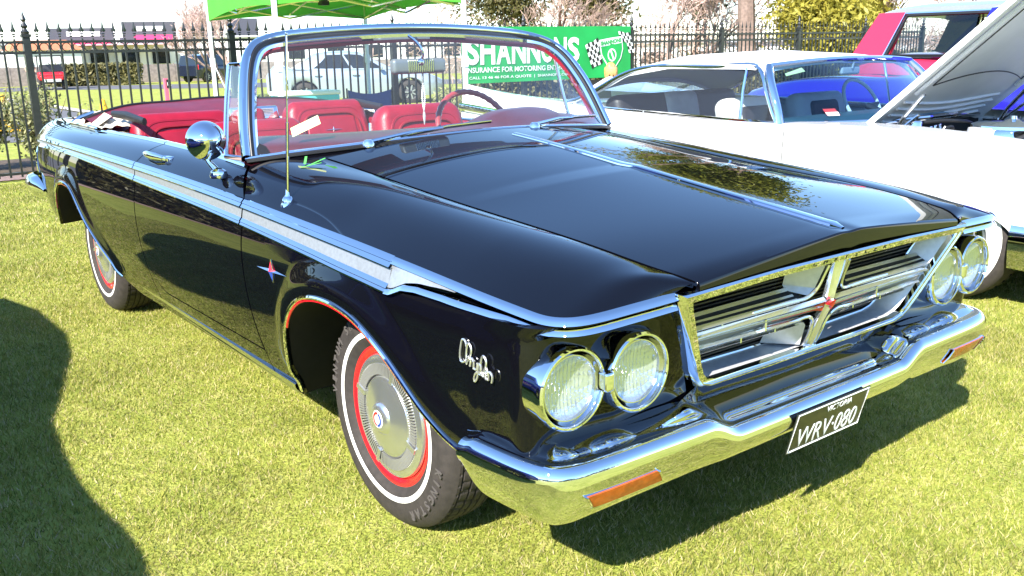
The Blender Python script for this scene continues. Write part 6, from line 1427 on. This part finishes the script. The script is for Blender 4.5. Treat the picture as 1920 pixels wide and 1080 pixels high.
# ================================================================== buildings far behind
WALLW = mat('pale_render',(.74,.74,.72),.8,noise=.06,nscale=1.); GREYP = mat('grey_cladding',(.07,.07,.085),.6); PINKP = mat('pink_sign',(.62,.05,.16),.5); ROOFO = mat('orange_tile',(.55,.20,.09),.8,noise=.25,nscale=5.); BROWNF = mat('brown_fence',(.24,.20,.18),.85,noise=.3,nscale=6.)
gs = empty('grandstand',(30.0,86.5,-.6)); tag(gs,'far white grandstand with grey and pink sign boards on top','building'); gs.rotation_euler = (0,0,R(-14))
b = MB(); b.box((0,4,1.6),(30,8,3.2)); b.build('wall',WALLW,gs)
for i,(x,w_,z,h_,m_) in enumerate(((-9.6,5.4,3.1,1.5,GREYP),(-4.0,4.6,3.5,1.7,GREYP),(.4,2.9,3.6,2.0,GREYP),(4.3,2.7,3.6,2.0,GREYP))):
    b = MB(); b.box((x,-.2,z+.2),(w_,.3,h_)); o = b.build('sign_board',m_,gs)
    if i < 2: b = MB(); b.box((x+.3,-.38,z-.35),(w_*.72,.06,.50)); b.build('pink_stripe',PINKP,o); b = MB(); b.box((x+.1,-.38,z+.45),(w_*.5,.06,.42)); b.build('white_panel',BWHITE,o)
for x in (-6.8,-1.4,2.3,6.2): b = MB(); b.box((x,-.3,2.2),(.45,.4,5.0)); b.build('column',WALLW,gs)
b = MB(); b.box((-7,-1.2,2.6),(9,2.4,.12)); b.build('awning',mat('pale_pink_awning',(.72,.38,.42),.6),gs)
for x in np.arange(-11,10,2.6): b = MB(); b.box((x,-.05,1.5),(1.5,.14,1.3)); b.build('window',TINT,gs)
hs_ = empty('tiled_house',(16.2,84,-.6)); tag(hs_,'far small house with orange tiled roof','house'); b = MB(); b.box((0,0,1.1),(5,4,2.2)); b.build('wall',WALLW,hs_); b = MB(); b.prism([(-2.8,-2.3,2.2),(2.8,-2.3,2.2),(2.0,0,3.0),(-2.0,0,3.0)],(0,.05,0)); b.prism([(-2.8,-2.3,2.2),(-2.8,2.3,2.2),(-2.0,0,3.0)],(.05,0,0)); b.prism([(2.8,-2.3,2.2),(2.8,2.3,2.2),(2.0,0,3.0)],(-.05,0,0)); b.build('roof',ROOFO,hs_)
for i,(x,y,w_,h_,d_,rz,m_,l) in enumerate(((4,92,26,2.6,6,-8,WALLW,'long low white building at far left behind the hedge'),(44,74,34,3.0,6,-32,WALLW,'long white building behind the silver sedan'),(47,40,30,1.9,6,-48,WALLW,'white low building behind the right part of the fence'),(46,20,26,1.9,6,-66,WALLW,'white low building behind the yellow-green trees'))):
    e_ = empty('low_building',(x,y,-.6),R(rz)); tag(e_,l,'building'); b = MB(); b.box((0,0,h_/2),(w_,d_,h_)); b.build('wall',m_,e_); b = MB(); b.box((0,0,h_+.08),(w_+.6,d_+.6,.16)); b.build('roof',mat('grey_roof',(.35,.36,.38),.6),e_)
    for x_ in np.arange(-w_/2+1.5,w_/2-1,3.4): b = MB(); b.box((x_,-d_/2-.02,h_*.55),(1.4,.08,h_*.36)); b.build('window',TINT,e_)
for (p0,p1,h_,m_,l) in (((5.0,64),(24,60.5),1.15,BROWNF,'brown screen fence behind the clipped hedge'),((24,60.5),(40,52),1.15,BROWNF,'dark screen fence behind the four-wheel-drive')):
    p0 = np.array(p0); p1 = np.array(p1); L = np.linalg.norm(p1-p0); e_ = empty('screen_fence',(p0[0],p0[1],-.6),math.atan2(*(p1-p0)[::-1])); tag(e_,l,'fence')
    n_ = int(L/2.4)
    for i in range(n_): b = MB(); b.box(((i+.5)*L/n_,0,h_/2),(L/n_-.06,.05,h_)); b.build('panel',m_,e_); b = MB(); b.box((i*L/n_,0,h_/2),(.09,.09,h_+.1)); b.build('post',m_,e_)
# ================================================================== small things by the fence
BLUEC = mat('blue_canvas',(.015,.05,.30),.7,noise=.15,nscale=20.)
def camp_chair(x,y,rz,label,m=None):
    r_ = empty('camp_chair',(x,y,0),rz); tag(r_,label,'chair')
    b = MB(); U = np.linspace(0,1,7); P = np.array([[(-.26+.52*u_,.24+.06*v,.48+.42*v-.05*math.sin(math.pi*u_)*(v>.9)) for v in np.linspace(0,1,5)] for u_ in U]); b.grid(P); b.build('backrest',m or BLUEC,r_)
    b = MB(); b.grid(np.array([[(-.26+.52*u_,-.22+.46*v,.45-.04*math.sin(math.pi*u_)) for v in np.linspace(0,1,4)] for u_ in U])); b.build('seat',m or BLUEC,r_)
    for sx in (-1,1):
        b = MB(); b.tube([(sx*.27,.31,.92),(sx*.27,.25,.45),(-sx*.26,-.2,.02)],.010,5); b.build('leg',UNDER,r_); b = MB(); b.tube([(sx*.27,-.24,.62),(sx*.27,-.22,.45),(sx*.25,.25,.02)],.010,5); b.build('leg',UNDER,r_); b = MB(); b.box((sx*.28,.02,.62),(.07,.46,.02)); b.build('armrest',m or BLUEC,r_)
    return r_
camp_chair(3.72,8.15,R(150),'dark blue camp chair standing between gazebo poles'); camp_chair(4.62,8.25,R(60),'bright blue camp chair seen side-on near the convertible driver seat',mat('bright_blue_canvas',(.02,.12,.55),.7)); camp_chair(7.95,8.75,R(160),'black camp chair in front of the green banner',mat('black_canvas',(.015,.015,.016),.8))
ck = empty('cool_box',(2.75,7.95,0)); tag(ck,'turquoise cool box on a stand behind the boot cover','cool box'); b = MB(); b.rbox((0,0,.78),(.72,.36,.20),.03,3); b.build('body',mat('turquoise_plastic',(.10,.55,.58),.4),ck); b = MB(); b.rbox((0,0,.895),(.74,.38,.05),.02,3); b.build('lid',WHITEE,ck)
for sx in (-1,1):
    for sy in (-1,1): b = MB(); b.tube([(sx*.3,sy*.14,.70),(sx*.34,sy*.17,0)],.014,6); b.build('leg',UNDER,ck)
cn = empty('traffic_cone',(1.45,18.6,-.10)); tag(cn,'yellow and white traffic cone on the asphalt path','cone'); YEL = mat('cone_yellow',(.85,.45,.02),.6)
b = MB(); b.lathe([(.18,.03),(.16,.10),(.12,.28)],n=20,mi=0); b.lathe([(.12,.28),(.075,.52)],n=20,mi=1); b.lathe([(.075,.52),(.035,.72),(0,.73)],n=20,mi=0); b.build('cone',[YEL,WHITEE],cn); b = MB(); b.rbox((0,0,.02),(.40,.40,.04),.01,2); b.build('base',YEL,cn)
yb = empty('traffic_cone',(4.35,22.6,-.15)); tag(yb,'small yellow marker cone on the kerb above the boot','cone'); b = MB(); b.lathe([(.14,.02),(.05,.40),(0,.42)],n=14); b.build('cone',YEL,yb); b = MB(); b.box((0,0,.015),(.32,.32,.03)); b.build('base',YEL,yb)
pp = empty('marker_post',(7.9,28.6,-.225)); tag(pp,'pink marker post with a small number board on the lawn','post'); b = MB(); b.box((0,0,.38),(.11,.11,.78)); b.build('post',mat('pink_paint',(.70,.12,.20),.6),pp); b = MB(); b.box((.07,-.07,.60),(.14,.02,.26)); nb = b.build('number_board',BBLACK,pp); text_obj('board_number','12',.16,BWHITE,frame((.07,-.085,.54),(1,0,0),(0,0,1)),pp,extrude=.002)
# ================================================================== people
SKIN = mat('skin',(.58,.34,.24),.5); BLKC = mat('black_cloth',(.014,.014,.016),.9); HAIRB = mat('blond_hair',(.62,.36,.13),.5,noise=.35,nscale=30.); WSH = mat('white_shirt',(.75,.75,.75),.8); DRKT = mat('dark_trousers',(.03,.03,.04),.85)
def person(name, loc, rz, joints, edges, radii, mats, pick, label, hair=None):
    root = empty(name, loc, rz); tag(root,label,'person'); me = bpy.data.meshes.new('body_tmp'); me.from_pydata(joints,edges,[]); o = bpy.data.objects.new('body_tmp',me); C.objects.link(o)
    md = o.modifiers.new('skin','SKIN'); sub = o.modifiers.new('sub','SUBSURF'); sub.levels = 2; sub.render_levels = 2
    for i,r_ in enumerate(radii): me.skin_vertices[0].data[i].radius = (r_,r_) if not isinstance(r_,tuple) else r_
    me.skin_vertices[0].data[0].use_root = True
    dg = bpy.context.evaluated_depsgraph_get(); dg.update(); m2 = bpy.data.meshes.new_from_object(o.evaluated_get(dg)); bpy.data.objects.remove(o); m2.materials.clear()
    for m_ in mats: m2.materials.append(m_)
    for p_ in m2.polygons: p_.material_index = pick(p_.center); p_.use_smooth = True
    obj_from(m2,'body',root)
    if hair: hair(root)
    return root
# seated woman seen from behind (faces the banner: +y)
J = [(0,0,.50),(0,-.02,.68),(0,.02,.86),(0,.03,.945),(0,.05,1.02),(0,.055,1.12),(.17,.02,.86),(.21,.06,.64),(.17,.28,.60),(.165,.36,.60),(-.17,.02,.86),(-.21,.06,.64),(-.17,.28,.60),(-.165,.36,.60),(.10,.08,.47),(.12,.46,.49),(.12,.48,.08),(.12,.60,.05),(-.10,.08,.47),(-.12,.46,.49),(-.12,.48,.08),(-.12,.60,.05)]
E_ = [(0,1),(1,2),(2,3),(3,4),(4,5),(2,6),(6,7),(7,8),(8,9),(2,10),(10,11),(11,12),(12,13),(0,14),(14,15),(15,16),(16,17),(0,18),(18,19),(19,20),(20,21)]
Rr = [(.16,.12),(.14,.10),(.13,.09),.05,(.075,.09),(.055,.07),.062,.045,.034,.028,.062,.045,.034,.028,.09,.07,.045,.035,.09,.07,.045,.035]
def hair_w(root):
    b = MB(); th = np.linspace(0,math.pi*.80,12); ph = np.linspace(0,2*math.pi,26,endpoint=False); P = np.zeros((12,26,3))
    for i,t_ in enumerate(th):
        for j,f in enumerate(ph):
            r_ = .098*(1+.05*math.sin(f*9)+.03*math.sin(f*17+i)); z = math.cos(t_)*.13; back = max(0,-math.sin(f)); z -= max(0,t_-1.4)*.10*back
            if math.sin(f) > .35 and t_ > 1.1: r_ *= .72
            P[i,j] = (r_*math.sin(min(t_,1.75))*math.cos(f)*.92, r_*math.sin(min(t_,1.75))*math.sin(f)*1.08+.045, 1.095+z)
    b.grid(P,cv=True); b.build('hair',HAIRB,root,sharp=None)
    b = MB()
    for i in range(90): f = rng.uniform(math.pi*.98,math.pi*2.02); b.tube(curve([(.098*math.cos(f),.105*math.sin(f)+.045,1.14),(.108*math.cos(f),.118*math.sin(f)+.045,1.05),(.10*math.cos(f)+rng.normal(0,.01),.112*math.sin(f)+.04,.955+rng.uniform(-.02,.02))],6),[.014,.017,.016,.014,.010,.003],5)
    b.build('hair_strands',HAIRB,root,sharp=None)
wm = person('person',(8.40,8.72,-.0),R(-25),J,E_,Rr,[BLKC,SKIN],lambda c_: 1 if (c_.z>.955 or (c_.y>.32 and .55<c_.z<.66 and abs(c_.x)<.25 and abs(c_.x)>.1)) else 0,'seated person with blond hair and black top, seen from behind before the banner',hair_w)
wm.scale = (.90,.90,.90)
sc_ = camp_chair(8.52,8.66,R(155),'black camp chair under the seated blond person',MATS['black_canvas'])
# attendant beside the buggy
J2 = [(0,0,.95),(0,0,1.15),(0,0,1.42),(0,0,1.50),(0,-.02,1.60),(0,-.02,1.72),(.19,0,1.40),(.24,.02,1.12),(.22,-.08,.88),(.22,-.10,.80),(-.19,0,1.40),(-.24,.02,1.12),(-.22,-.08,.88),(-.22,-.10,.80),(.10,0,.90),(.11,-.02,.50),(.11,.02,.08),(.11,-.12,.05),(-.10,0,.90),(-.11,-.02,.50),(-.11,.02,.08),(-.11,-.12,.05)]
R2 = [(.15,.11),(.14,.10),(.15,.10),.05,(.07,.085),(.055,.065),.06,.045,.036,.03,.06,.045,.036,.03,.085,.06,.045,.035,.085,.06,.045,.035]
person('person',(9.0,53.4,-.52),R(10),J2,E_,R2,[WSH,SKIN,DRKT],lambda c_: 2 if c_.z<.93 else (1 if (c_.z>1.50 or (abs(c_.x)>.19 and c_.z<1.2)) else 0),'far standing person in a white shirt and dark trousers beside the red buggy',lambda r_: (lambda b: (b.sphere((0,.0,1.73),(.085,.10,.09),8,12),b.build('hair',BARK,r_,sharp=None)))(MB()))
